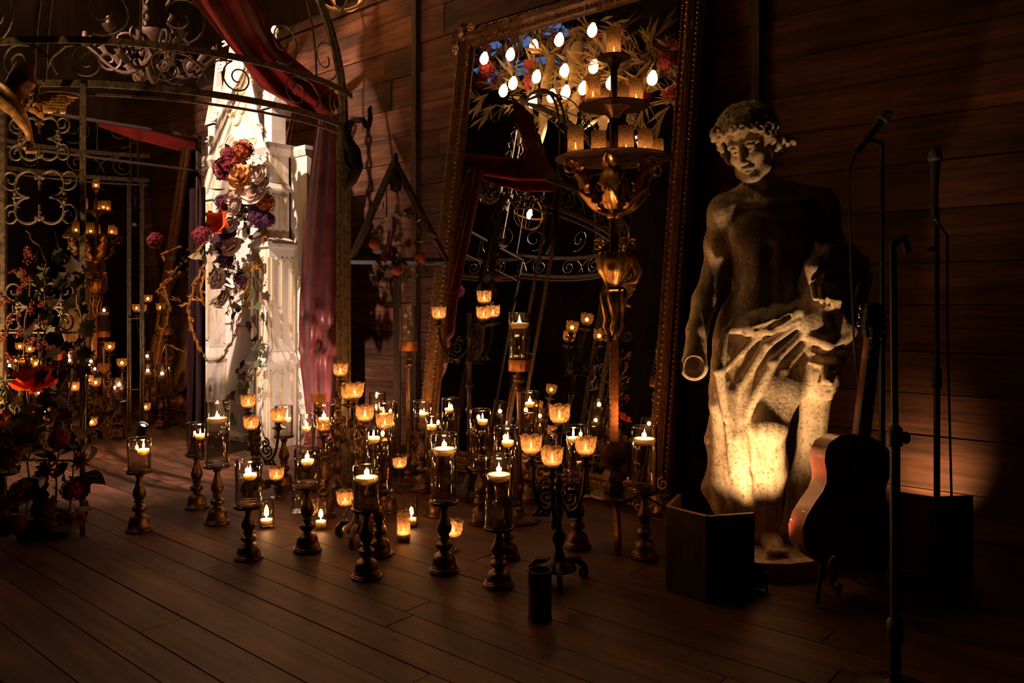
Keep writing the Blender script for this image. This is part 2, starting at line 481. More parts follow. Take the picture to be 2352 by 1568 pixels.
# ------------------------------------------------------------------ the room
rnd = random.Random(7)
XL, XR, YF, ZC = -9.6, 3.6, -4.2, 6.4
def slab(x0, x1, y0, y1, h, bev=0.0025):
    "plank lying flat, centred, top at z=0, with a chamfered top edge"
    m = MB()
    m.frustum(x0, x1, y0, y1, -h, x0, x1, y0, y1, -bev)
    m.add([(x0, y0, -bev), (x1, y0, -bev), (x1, y1, -bev), (x0, y1, -bev), (x0 + bev, y0 + bev, 0), (x1 - bev, y0 + bev, 0), (x1 - bev, y1 - bev, 0), (x0 + bev, y1 - bev, 0)],
          [(4, 5, 6, 7), (0, 1, 5, 4), (1, 2, 6, 5), (2, 3, 7, 6), (3, 0, 4, 7)])
    return m
fl = MB().b2(XL, XR, YF, WALL_Y + 1.2, -0.12, -0.022).build('floor', M['floor_gap'])
struct(fl, 'dark worn wooden plank floor running along the barn wall')
fl.rotation_euler = (0, 0, WANG)
y = WALL_Y - 0.01
while y > 0.25:
    w = rnd.choice((0.115, 0.13, 0.14, 0.155))
    x = -7.6 - rnd.random() * 1.8
    while x < 2.9:
        L = rnd.uniform(1.3, 2.9)
        o = slab(-L / 2 + 0.001, L / 2 - 0.001, -w / 2 + 0.0009, w / 2 - 0.0009, 0.02, .0018).build('plank', M['floor'], fl, False)
        o.location = (x + L / 2, y - w / 2, rnd.uniform(-0.002, 0.0))
        x += L
    y -= w
rest = MB().b2(XL, XR, YF, y, -0.02, -0.001).b2(XL, -9.4, y, WALL_Y, -0.02, -0.001).build('plank', M['floor'], fl, False)

POSTS = [toW(wall_at(961)).x, toW(wall_at(1742)).x]
wb = MB().b2(XL, XR, WALL_Y + 0.03, WALL_Y + 0.1, -.1, 3.5).build('wall_back', M['floor_gap'])
struct(wb, 'dark barn wall of wide horizontal boards')
wb.rotation_euler = (0, 0, WANG)
z = 0.0
while z < 3.42:
    h = min(rnd.choice((0.2, 0.225, 0.24, 0.255)), 3.5 - z)
    cuts = [XL, -7.4 + rnd.uniform(-.6, .6), -4.4 + rnd.uniform(-.5, .5), POSTS[0], POSTS[1], XR]
    for a, b in zip(cuts, cuts[1:]):
        L = b - a
        o = MB().box((0, 0, 0), (L - 0.004, 0.024, h - 0.005)).build('board', M['wall'], wb, False)
        o.location = ((a + b) / 2, WALL_Y + 0.016 + rnd.uniform(-0.006, 0.006), z + h / 2)
        o.rotation_euler = (rnd.uniform(-0.02, 0.02), 0, 0)
    z += h
tp = MB().b2(XL, XR, WALL_Y - 0.02, WALL_Y + 1.1, 3.5, 3.58).build('trim_1', M['beam'])
struct(tp, 'top plate beam along the barn wall'); tp.rotation_euler = (0, 0, WANG)
for k, (px, wd) in enumerate(((POSTS[0], 0.05), (POSTS[1], 0.05))):
    b = MB().b2(-wd / 2, wd / 2, -0.05, 0.0, 0, 3.5).b2(-wd / 2 - 0.012, -wd / 2 + 0.008, -0.03, 0.0, 0, 3.5).build('trim_%d' % (k + 2), M['beam'])
    struct(b, ('slim upright batten on the wall left of the leaning mirror', 'slim upright batten on the wall behind the statue')[k])
    b.location = W(px, WALL_Y - 0.001); b.rotation_euler = (0, 0, WANG)
for nm, a in (('wall_upper', (XL, XR, WALL_Y + 1.1, WALL_Y + 1.2, 3.58, ZC)), ('wall_right', (XR, XR + .1, YF, WALL_Y + 1.2, -.1, ZC)),
              ('wall_front', (XL, XR, YF - .1, YF, -.1, ZC))):
    o = struct(MB().b2(*a).build(nm, M['beam'], None, False)); o.rotation_euler = (0, 0, WANG)
SKX0, SKX1, SKY0, SKY1 = -9.1, -6.7, -1.3, .7
ce = MB().b2(XL, SKX0, YF, WALL_Y + 1.2, ZC, ZC + .1).b2(SKX1, XR, YF, WALL_Y + 1.2, ZC, ZC + .1).b2(SKX0, SKX1, YF, SKY0, ZC, ZC + .1).b2(SKX0, SKX1, SKY1, WALL_Y + 1.2, ZC, ZC + .1)
o = struct(ce.build('ceiling', M['beam'], None, False)); o.rotation_euler = (0, 0, WANG)
# rafters seen faintly in the mirror
for k in range(6):
    o = MB().b2(XL + 3.4 + k * 1.8, XL + 3.55 + k * 1.8, YF, WALL_Y + 1.1, ZC - 0.25, ZC).build('trim_%d' % (k + 4), M['beam'], None, False)
    struct(o); o.rotation_euler = (0, 0, WANG)
o = struct(MB().b2(XL - .1, XL, YF, WALL_Y + 1.2, -.1, ZC).build('wall_left', M['beam'], None, False)); o.rotation_euler = (0, 0, WANG)
wn = MB()      # skylight bars
for k in range(5):
    xx = SKX0 + (SKX1 - SKX0) * k / 4
    wn.b2(xx - .04, xx + .04, SKY0, SKY1, ZC + .0, ZC + .09)
for k in range(4):
    yy = SKY0 + (SKY1 - SKY0) * k / 3
    wn.b2(SKX0, SKX1, yy - .04, yy + .04, ZC + .0, ZC + .09)
o = struct(wn.build('window_1', M['beam'], None, False), 'high skylight open to the dusk sky, reflected in the mirror'); o.rotation_euler = (0, 0, WANG)
# ------------------------------------------------------------------ big leaning mirror
def mirror_big():
    Wd, Ht, LEAN = 1.90, 3.04, 0.43
    bl = toW(Vector((-0.63, 5.28, 0)))
    loc = W(bl.x + Wd / 2, bl.y, 0)
    t = thing('leaning_mirror', 'huge leaning mirror in an ornate dark gilt frame behind the tiered candelabrum', 'mirror', loc, WANG)
    th = math.atan2(LEAN, math.sqrt(Ht * Ht - LEAN * LEAN))
    R = Matrix.Rotation(-th, 4, 'X')
    fw = 0.135
    # profile across the frame: (offset from outer edge, height toward viewer)
    prof = [(0, 0), (0, .03), (.012, .045), (.024, .04), (.03, .058), (.038, .062), (.045, .055), (.052, .062), (.06, .055), (.068, .062), (.076, .053), (.088, .034), (.1, .03), (.112, .04), (.122, .04), (.13, .026), (.135, .012), (.135, 0)]
    W2, H = Wd / 2, Ht
    corners = [(-W2, 0, 1, 1), (W2, 0, -1, 1), (W2, H, -1, -1), (-W2, H, 1, -1)]
    for k in range(4):
        a, b = corners[k], corners[(k + 1) % 4]
        m = MB()
        n = len(prof)
        vs = [Vector((a[0] + a[2] * o, -h, a[1] + a[3] * o)) for o, h in prof] + [Vector((b[0] + b[2] * o, -h, b[1] + b[3] * o)) for o, h in prof]
        m.add(vs, [(i, i + 1, n + i + 1, n + i) for i in range(n - 1)] + [tuple(range(n)), tuple(range(2 * n - 1, n - 1, -1)), (n - 1, 0, n, 2 * n - 1)])
        m.xf(R).build('frame_rail', M['frame'], t, True, 50)
    # bead rows and leaf-tip row
    mb, ml = MB(), MB()
    for off, hh, r, step, tgt in ((.018, .048, .0065, .03, mb), (.094, .036, .0075, .034, mb), (.118, .044, .006, .022, ml)):
        for k in range(4):
            a, b = corners[k], corners[(k + 1) % 4]
            pa = Vector((a[0] + a[2] * off, -hh, a[1] + a[3] * off)); pb = Vector((b[0] + b[2] * off, -hh, b[1] + b[3] * off))
            cnt = int((pb - pa).length / step)
            for i in range(cnt):
                tgt.ball(pa.lerp(pb, (i + .5) / cnt), r, 5, 4)
    o = mb.xf(R).build('bead_row', M['bead'], t); o['kind'] = 'stuff'
    o = ml.xf(R).build('leaf_tip_row', M['frame'], t); o['kind'] = 'stuff'
    for cx, cz, sx, sz in corners:
        m = MB()
        c = Vector((cx + sx * .05, -.05, cz + sz * .05))
        m.ball(c, (.05, .028, .05), 12, 6)
        for i in range(7):
            a = i / 6 * PI * .9 + math.atan2(-sz, -sx) - PI * .45
            e = c + Vector((math.cos(a) * .085, -.006, math.sin(a) * .085))
            m.tube([c, c.lerp(e, .6) + Vector((0, -.03, 0)), e], [.012, .018, .01], 6)
        for s in (0, 1):
            d = Vector((sx, 0, 0)) if s == 0 else Vector((0, 0, sz))
            q = Vector((0, 0, sz)) if s == 0 else Vector((sx, 0, 0))
            o2 = c + d * .1 - q * .035
            m.tube([o2 + d * u + q * v + Vector((0, -.02, 0)) for u, v in spiral((0, 0), .035, .006, 1.4, 0, 16)], .009, 6)
        m.xf(R).build('corner_ornament', M['frame'], t)
    m = MB()   # carved crest at the foot
    for s in (-1, 1):
        for i in range(5):
            c = Vector((s * (.06 + i * .085), -.065, .1 - i * .008))
            m.tube([c + Vector((s * u, 0, v)) for u, v in spiral((0, 0), .05 - i * .004, .006, 1.3, 1.0, 14)], .011, 6)
        for i in range(3):
            MB().ball(Vector((s * (W2 - .16 - i * .08), -.07, .07)), (.035, .02, .045), 8, 5).xf(R).build('carved_boss', M['frame'], t)
    m.ball((0, -.07, .1), (.07, .03, .075), 12, 6)
    m.xf(R).build('carved_crest', M['frame'], t)
    g = fw - .003
    MB().b2(-W2 + g, W2 - g, -.012, -.006, g, H - g).xf(R).build('mirror_glass', M['mirror'], t, False)
    MB().b2(-W2 + .02, W2 - .02, -.004, .012, .02, H - .02).xf(R).build('backing', M['shield'], t, False)
    # reflecting plane for placing what the mirror shows
    mw = Matrix.Translation(loc) @ Matrix.Rotation(WANG, 4, 'Z') @ R
    nrm = (mw.to_3x3() @ Vector((0, -1, 0))).normalized()
    return mw @ Vector((0, -.012, .5)), nrm
MIR_P, MIR_N = mirror_big()
def RF(x, y, t):
    "point at fraction t of the reflected ray of pixel (x,y) in the big mirror"
    c = Vector((0, 0, HC)); d = Vector(((x - CXP) / FPX, 1, (HOR - y) / FPX))
    k = (MIR_P - c).dot(MIR_N) / d.dot(MIR_N)
    h = c + d * k
    c2 = c - MIR_N * (2 * (c - MIR_P).dot(MIR_N))
    return h + (h - c2) * t

# ------------------------------------------------------------------ mirror standing at the back of the gazebo
def mirror_back():
    n2 = Vector((0.737, -0.676, 0)).normalized(); m0 = Vector((-1.75, 5.965, 0)); u = Vector((0.676, 0.737, 0)).normalized()
    a, b = m0 - u * 2.05, m0 - u * 0.66
    mid = (a + b) / 2; L = (b - a).length
    rz = math.atan2(u.y, u.x)
    t = thing('standing_mirror', 'tall mirror with thin dark metal frame standing behind the gazebo', 'mirror', mid, rz)
    # local x along u, local -y toward the viewer
    H = 2.24
    MB().b2(-L / 2, L / 2, 0.0, 0.006, 0.0, H).build('mirror_glass', M['mirror2'], t, False)
    MB().b2(-L / 2, L / 2, 0.007, 0.02, 0.0, H).build('backing', M['shield'], t, False)
    f = MB().b2(-L / 2 - .02, L / 2 + .02, -.015, .025, H - .006, H + .012)
    f.b2(-L / 2 - .02, -L / 2 + .01, -.012, .025, 0, H).b2(L / 2 - .01, L / 2 + .02, -.012, .025, 0, H)
    f.build('metal_frame', M['darkframe'], t, False)
    MB().b2(-L / 2, L / 2, -.012, -.001, 2.0, 2.014).build('reflected_bar', M['darkframe'], t, False)  # modelled bar added in place of a reflection in the glass
mirror_back()

# ------------------------------------------------------------------ white gothic niche
def niche():
    A = Vector((-1.74, 5.82, 0))
    t = thing('gothic_niche', 'white painted gothic niche with pinnacled piers and steep gable', 'niche', A, WANG)
    P_, G_ = M['paint'], M['gildedge']
    MB().b2(-1.06, -.15, .1, .13, 0, 2.35).build('back_panel', M['plaster'], t, False)
    MB().b2(-1.1, -.1, -.03, .16, 0, .035).build('plinth', P_, t, False)
    def pier(name, x0, x1, s):
        # x0..x1 upper shaft, s=+1 right pier (outer side to +x) or -1
        o = t
        lo = (x0 - .05 if s > 0 else x0 - .075, x1 + .075 if s > 0 else x1 + .05)
        m = MB()
        m.b2(lo[0], lo[1], -.07, .18, 0, .62)
        m.frustum(lo[0] - .012, lo[1] + .012, -.082, .19, .62, lo[0] - .012, lo[1] + .012, -.082, .19, .64)
        m.frustum(lo[0] - .012, lo[1] + .012, -.082, .19, .64, lo[0] + .015, lo[1] - .015, -.045, .18, .72)
        m.b2(lo[0] + .012, lo[1] - .012, -.045, .18, .72, 1.5)
        m.b2(lo[0] - .005, lo[1] + .005, -.065, .19, 1.5, 1.525)
        m.frustum(lo[0] - .005, lo[1] + .005, -.065, .19, 1.525, x0, x1, 0, .17, 1.58)
        m.b2(x0, x1, 0, .17, 1.58, 1.93)
        m.frustum(x0 - .02, x1 + .02, -.02, .18, 1.93, x0 - .02, x1 + .02, -.02, .18, 1.945)
        m.frustum(x0 - .02, x1 + .02, -.02, .18, 1.945, x0, x1, 0, .17, 1.985)
        m.b2(x0 + .006, x1 - .006, .006, .17, 1.985, 2.21)
        m.frustum(x0, x1, 0, .17, 2.2, x0 - .035, x1 + .035, -.035, .2, 2.25)
        m.b2(x0 - .035, x1 + .035, -.035, .2, 2.25, 2.285)
        o = m.build('pier', P_, t, False)
        pn = MB()
        a0, a1 = x0 + .02, x1 - .02
        pn.b2(a0, a1, .03, .15, 2.285, 2.62)
        cx = (a0 + a1) / 2
        for d in (0, 1):      # gablets on the faces
            if d == 0: pn.prism([(a0 - .02, 2.56), (a1 + .02, 2.56), (cx, 2.74)], lambda u, v, w: Vector((u, w, v)), .012, .168)
            else: pn.prism([(.01, 2.56), (.17, 2.56), (.09, 2.74)], lambda u, v, w: Vector((w, u, v)), a0 - .02, a1 + .02)
        pn.frustum(a0 + .012, a1 - .012, .042, .138, 2.62, cx - .008, cx + .008, .082, .098, 3.15)
        o2 = pn.build('pinnacle', P_, o, False)
        fin = MB().ball((cx, .09, 3.17), (.03, .03, .035), 8, 5)
        fin.build('finial', P_, o)
        # blind lancets: raised strips with pointed heads, on front and outer faces
        for (zz0, zz1, fx0, fx1, yy) in ((.8, 1.42, lo[0] + .02, lo[1] - .02, -.045), (1.62, 1.9, x0 + .01, x1 - .01, 0.0), (.08, .58, lo[0] + .02, lo[1] - .02, -.07)):
            st = MB(); w_ = fx1 - fx0; n = 2
            for i in range(n + 1):
                xx = fx0 + w_ * i / n
                st.b2(xx - .009, xx + .009, yy - .012, yy + .004, zz0, zz1)
            for i in range(n):
                c0, c1 = fx0 + w_ * i / n, fx0 + w_ * (i + 1) / n
                mid = (c0 + c1) / 2
                st.tube([(c0, yy - .004, zz1 - .1), (c0 + .012, yy - .004, zz1 - .04), (mid, yy - .004, zz1)], .008, 5)
                st.tube([(c1, yy - .004, zz1 - .1), (c1 - .012, yy - .004, zz1 - .04), (mid, yy - .004, zz1)], .008, 5)
                st.ball((mid, yy, zz1 - .06), (.014, .01, .02), 6, 4)
            st.b2(fx0, fx1, yy - .01, yy + .004, zz0 - .02, zz0)
            st.build('tracery', G_, o, True, 30)
        xo = lo[1] if s > 0 else lo[0]
        for (zz0, zz1, xx, ya, yb) in ((.8, 1.42, (lo[1] - .012) if s > 0 else (lo[0] + .012), -.02, .15), (1.62, 1.9, x1 if s > 0 else x0, .03, .14), (.08, .58, xo, -.04, .15)):
            st = MB()
            for yy in (ya, (ya + yb) / 2, yb):
                st.b2(xx - .008, xx + .008, yy - .008, yy + .008, zz0, zz1)
            for c0, c1 in ((ya, (ya + yb) / 2), ((ya + yb) / 2, yb)):
                mid = (c0 + c1) / 2
                st.tube([(xx, c0, zz1 - .09), (xx, c0 + .01, zz1 - .035), (xx, mid, zz1)], .007, 5)
                st.tube([(xx, c1, zz1 - .09), (xx, c1 - .01, zz1 - .035), (xx, mid, zz1)], .007, 5)
            st.build('tracery', G_, o, True, 30)
    pier('r', -.245, -.105, 1)
    pier('l', -1.085, -.945, -1)
    # pointed arch and gable field
    xc, hw, zs = -.595, .355, 1.62
    def arch_pts(hw, zs, rise, n=14):
        out = []
        for i in range(n + 1):
            t_ = i / n
            out.append((hw * (1 - t_ ** 1.7), zs + rise * math.sin(t_ * PI / 2) ** 0.9 * (0.55 + .45 * t_)))
        return out
    inner = arch_pts(hw, zs, .76)
    # spandrel wall: outline between gable edge and arch opening, left and right halves
    gz0, gz1, ghw = 2.02, 3.28, .41
    for s in (-1, 1):
        gab = [(ghw * (1 - k / 8), gz0 + (gz1 - gz0) * k / 8) for k in range(9)]
        m = MB()
        out = [(xc + s * u, v) for u, v in inner] + [(xc + s * u, v) for u, v in reversed(gab)] + [(xc + s * (hw + .06), zs)]
        if s < 0: out = out[::-1]
        m.prism(out, lambda u, v, w: Vector((u, w, v)), .02, .11)
        m.build('spandrel', P_, t, False)
        am = MB()
        for off, r in ((.0, .02), (.05, .014), (.085, .011)):
            pts = [Vector((xc + s * (u + off), .012, v + off * .6)) for u, v in arch_pts(hw, zs, .76, 18)]
            am.tube([Vector((xc + s * (hw + off), .012, .7))] + pts, r, 6)
        am.build('arch_moulding', P_, t)
        rk = MB()
        e0, e1 = Vector((xc + s * (ghw + .04), .02, gz0)), Vector((xc, .02, gz1 + .06))
        for off in (0, .04):
            rk.tube([e0 - Vector((s * off, 0, 0)), e1 - Vector((s * off * .2, 0, off * 2))], .02 - off * .2, 6)
        rk.build('gable_rake', P_, t)
        for i in range(6):       # crockets climbing the gable
            c = e0.lerp(e1, .14 + i * .145) + Vector((s * .03, -.01, .01))
            cr = MB()
            for a in (-.6, .2, 1.0, 1.8):
                dv = Vector((s * math.cos(a) * .05, -.02, math.sin(a) * .05))
                cr.tube([c, c + dv * .7, c + dv + Vector((s * .012, -.015, -.01))], [.012, .014, .006], 5)
            cr.build('crocket', P_, t)
        for (du, dz, r) in ((.22, 2.32, .05), (.275, 2.14, .038), (.31, 1.94, .032)):   # trefoil cusping beside the arch
            gt = MB()
            for k in range(3):
                a = k * 2.094 + .5
                c = Vector((xc + s * (du + .55 * r * math.cos(a)), .016, dz + .55 * r * math.sin(a)))
                gt.tube([c + Vector((.6 * r * math.cos(q), 0, .6 * r * math.sin(q))) for q in [j * PI / 5 for j in range(10)]], .008, 5, True)
            gt.build('trefoil', G_, t)
    q4 = MB()
    for k in range(4):
        a = k * PI / 2
        c = Vector((xc + .065 * math.cos(a), .014, 2.64 + .075 * math.sin(a)))
        arc = [c + Vector((.06 * math.cos(a + f), 0, .068 * math.sin(a + f))) for f in [-2.2 + j * 4.4 / 12 for j in range(13)]]
        q4.tube(arc, .013, 6)
    q4.build('quatrefoil', G_, t)
    # side wing returning behind the right pier
    wg = MB().b2(-.13, .08, .2, .24, 0, 2.2).frustum(-.13, .08, .19, .25, 2.2, -.13, .1, .17, .26, 2.24).b2(-.13, .1, .17, .26, 2.24, 2.27)
    wg.build('side_wing', P_, t, False)
    # small rear pinnacle and pierced parapet between pier and gable
    pr = MB().b2(-.36, -.325, .1, .14, 2.28, 2.75).frustum(-.36, -.325, .1, .14, 2.75, -.343, -.341, .119, .121, 2.95)
    pr.b2(-.42, -.2, .06, .145, 2.28, 2.33)
    for i in range(3): pr.ball((-.25 - i * .06, .08, 2.36), (.022, .03, .05), 6, 5)
    pr.build('parapet', P_, t, False)
niche()
# ------------------------------------------------------------------ leaf and flower meshes (shared data)
frnd = random.Random(21)
def leaf_mesh(kind, mat):
    m = MB()
    if kind == 'ivy':
        out = [(0, 0), (.2, -.12), (.46, .02), (.36, .22), (.6, .45), (.27, .52), (.14, .72), (0, 1.0)]
        L = out + [(-x, y) for x, y in reversed(out[1:-1])]
        vs = [Vector((x, y, .18 * abs(x) - .12 * y * y)) for x, y in L] + [Vector((0, .35, -.02))]
        c = len(vs) - 1
        m.add(vs, [(c, i, (i + 1) % len(L)) for i in range(len(L))])
    elif kind == 'long':
        vs, fs = [], []
        for i in range(6):
            t = i / 5; w = .26 * math.sin(PI * (t ** .8)) + .004
            vs += [Vector((-w, t, -.22 * t * t + .08 * w)), Vector((0, t, -.22 * t * t - .03)), Vector((w, t, -.22 * t * t + .08 * w))]
        for i in range(5):
            a = i * 3
            fs += [(a, a + 1, a + 4, a + 3), (a + 1, a + 2, a + 5, a + 4)]
        m.add(vs, fs)
    elif kind == 'needle':
        for k in range(5):
            a = k * 1.3
            d = Vector((math.cos(a) * .35, .9, math.sin(a) * .35)).normalized()
            s_ = d.cross(Vector((0, 0, 1))).normalized() * .07
            b = Vector((0, k * .18, 0))
            m.add([b, b + d * .4 + s_, b + d * .85, b + d * .4 - s_], [(0, 1, 2, 3)])
        m.tube([(0, 0, 0), (0, .9, 0)], .025, 4)
    me = m.mesh(kind + '_leaf', mat, True, 70)
    return me
def flower_mesh(kind, mat):
    m = MB(); r = random.Random(len(kind) * 7)
    def petal_(az, tilt, L, wd, curl, ruff=0.0, base=0.0, zb=0.0):
        def fn(u, v):
            a = (u - .5)
            w = wd * math.sin(PI * min(1, .16 + .84 * v) * .62) * 1.25
            x = a * w * 2
            rr = base + L * v
            el = tilt + curl * v
            y = base + L * (math.sin(el) - math.sin(tilt)) / curl if abs(curl) > 1e-3 else base + L * v * math.cos(tilt)
            z = zb + (L * (-math.cos(el) + math.cos(tilt)) / curl if abs(curl) > 1e-3 else L * v * math.sin(tilt))
            z += ruff * v * math.sin(u * 19 + az * 3) - abs(a) * abs(a) * wd * .9 * -1
            return Matrix.Rotation(az, 3, 'Z') @ Vector((x, y, z))
        m.grid(fn, 4, 4)
    if kind == 'rose':
        for ring, (n, tilt, L, w) in enumerate(((4, 1.3, .5, .3), (5, .8, .7, .42), (6, .35, .9, .5), (6, .0, 1.0, .55))):
            for k in range(n):
                petal_(2 * PI * k / n + ring * .5 + r.uniform(-.1, .1), tilt * .6, L, w, 1.1 - ring * .25, .02, .03 + ring * .03, ring * -.04)
        m.ball((0, 0, .2), (.3, .3, .3), 10, 6)
    elif kind == 'poppy':
        for k in range(5):
            petal_(2 * PI * k / 5 + r.uniform(-.15, .15), .25, .95, .72, .7, .07, .06, 0)
        m.ball((0, 0, .12), (.16, .16, .14), 8, 5)
        for k in range(12):
            a = k * PI / 6
            m.tube([(0, 0, .1), (.2 * math.cos(a), .2 * math.sin(a), .28)], .018, 3)
    elif kind == 'cluster':
        for k in range(46):
            th = math.acos(1 - 1.7 * (k + .5) / 46); ph = k * 2.39996
            n = Vector((math.sin(th) * math.cos(ph), math.sin(th) * math.sin(ph), math.cos(th)))
            q = n.to_track_quat('Z', 'Y').to_matrix()
            c = n * (.78 + r.uniform(-.08, .08)) 
            for j in range(4):
                a = j * PI / 2 + k
                e1 = q @ Vector((math.cos(a) * .22, math.sin(a) * .22, .06)); e2 = q @ Vector((math.cos(a + .6) * .2, math.sin(a + .6) * .2, .1)); e3 = q @ Vector((math.cos(a - .6) * .2, math.sin(a - .6) * .2, .1))
                m.add([c, c + e3, c + e1 * 1.25, c + e2], [(0, 1, 2, 3)])
        m.ball((0, 0, 0), .72, 8, 6)
    elif kind == 'dahlia':
        for ring in range(4):
            n = 9 + ring * 2
            for k in range(n):
                a = 2 * PI * k / n + ring * .3; el = .15 + .38 * ring
                L = 1.0 - ring * .14
                d = Vector((math.cos(a) * math.cos(el), math.sin(a) * math.cos(el), math.sin(el)))
                s_ = Vector((-math.sin(a), math.cos(a), 0)) * .14
                m.add([d * .1, d * L * .6 + s_, d * L, d * L * .6 - s_], [(0, 1, 2, 3)])
        m.ball((0, 0, .12), (.3, .3, .25), 8, 5)
    elif kind == 'berries':
        for k in range(34):
            t = k / 33
            rr = (.3 - .16 * t) * math.sqrt(r.random()) * 1.4
            a = r.random() * 2 * PI
            m.ball((rr * math.cos(a), t * 1.5 - .2, rr * math.sin(a)), .1, 5, 4)
        m.tube([(0, -.5, 0), (0, 1.2, 0)], .03, 4)
    elif kind == 'amaranth':
        for k in range(60):
            t = k / 59
            rr = .12 * (1 - t * .75) * (.6 + .6 * r.random())
            a = k * 2.4
            m.ball((rr * math.cos(a), t * 1.0, rr * math.sin(a)), .045 * (1.15 - .5 * t), 4, 3)
    return m.mesh(kind, mat, True, 60)
LM = {'ivy': leaf_mesh('ivy', M['leaf']), 'ivyd': leaf_mesh('ivy', M['leafd']), 'long': leaf_mesh('long', M['leaf']), 'longd': leaf_mesh('long', M['leafd']),
      'olive': leaf_mesh('long', M['leaf2']), 'needle': leaf_mesh('needle', M['leaf2']), 'amberleaf': leaf_mesh('needle', M['amar'])}
FMS = {}
for nm, kind, mat in (('rose_cream', 'rose', 'cream'), ('rose_peach', 'rose', 'peach'), ('poppy', 'poppy', 'poppy'), ('hydr_burg', 'cluster', 'burg'), ('hydr_rust', 'cluster', 'rustp'),
                      ('hydr_plum', 'cluster', 'plump'), ('dahlia_rust', 'dahlia', 'rustp'), ('dahlia_burg', 'dahlia', 'burg'), ('dahlia_peach', 'dahlia', 'peach'), ('pink', 'cluster', 'pink'), ('berries', 'berries', 'berry'), ('berriesa', 'berries', 'amar'), ('amaranth', 'amaranth', 'amar')):
    FMS[nm] = flower_mesh(kind, M[mat])
def face(o, d, roll=0.0):
    "turn local +Z to direction d"
    o.rotation_mode = 'QUATERNION'
    o.rotation_quaternion = Vector(d).to_track_quat('Z', 'Y') @ Quaternion((0, 0, 1), roll)
def along(o, d, roll=0.0):
    "turn local +Y to direction d"
    o.rotation_mode = 'QUATERNION'
    o.rotation_quaternion = Vector(d).to_track_quat('Y', 'Z') @ Quaternion((0, 1, 0), roll)
def sprig(parent, off, name, me, p, s, d, roll=0.0, mode='face'):
    o = put(name, me, parent, Vector(p) - off)
    o.scale = (s, s, s)
    (face if mode == 'face' else along)(o, d, roll)
    return o

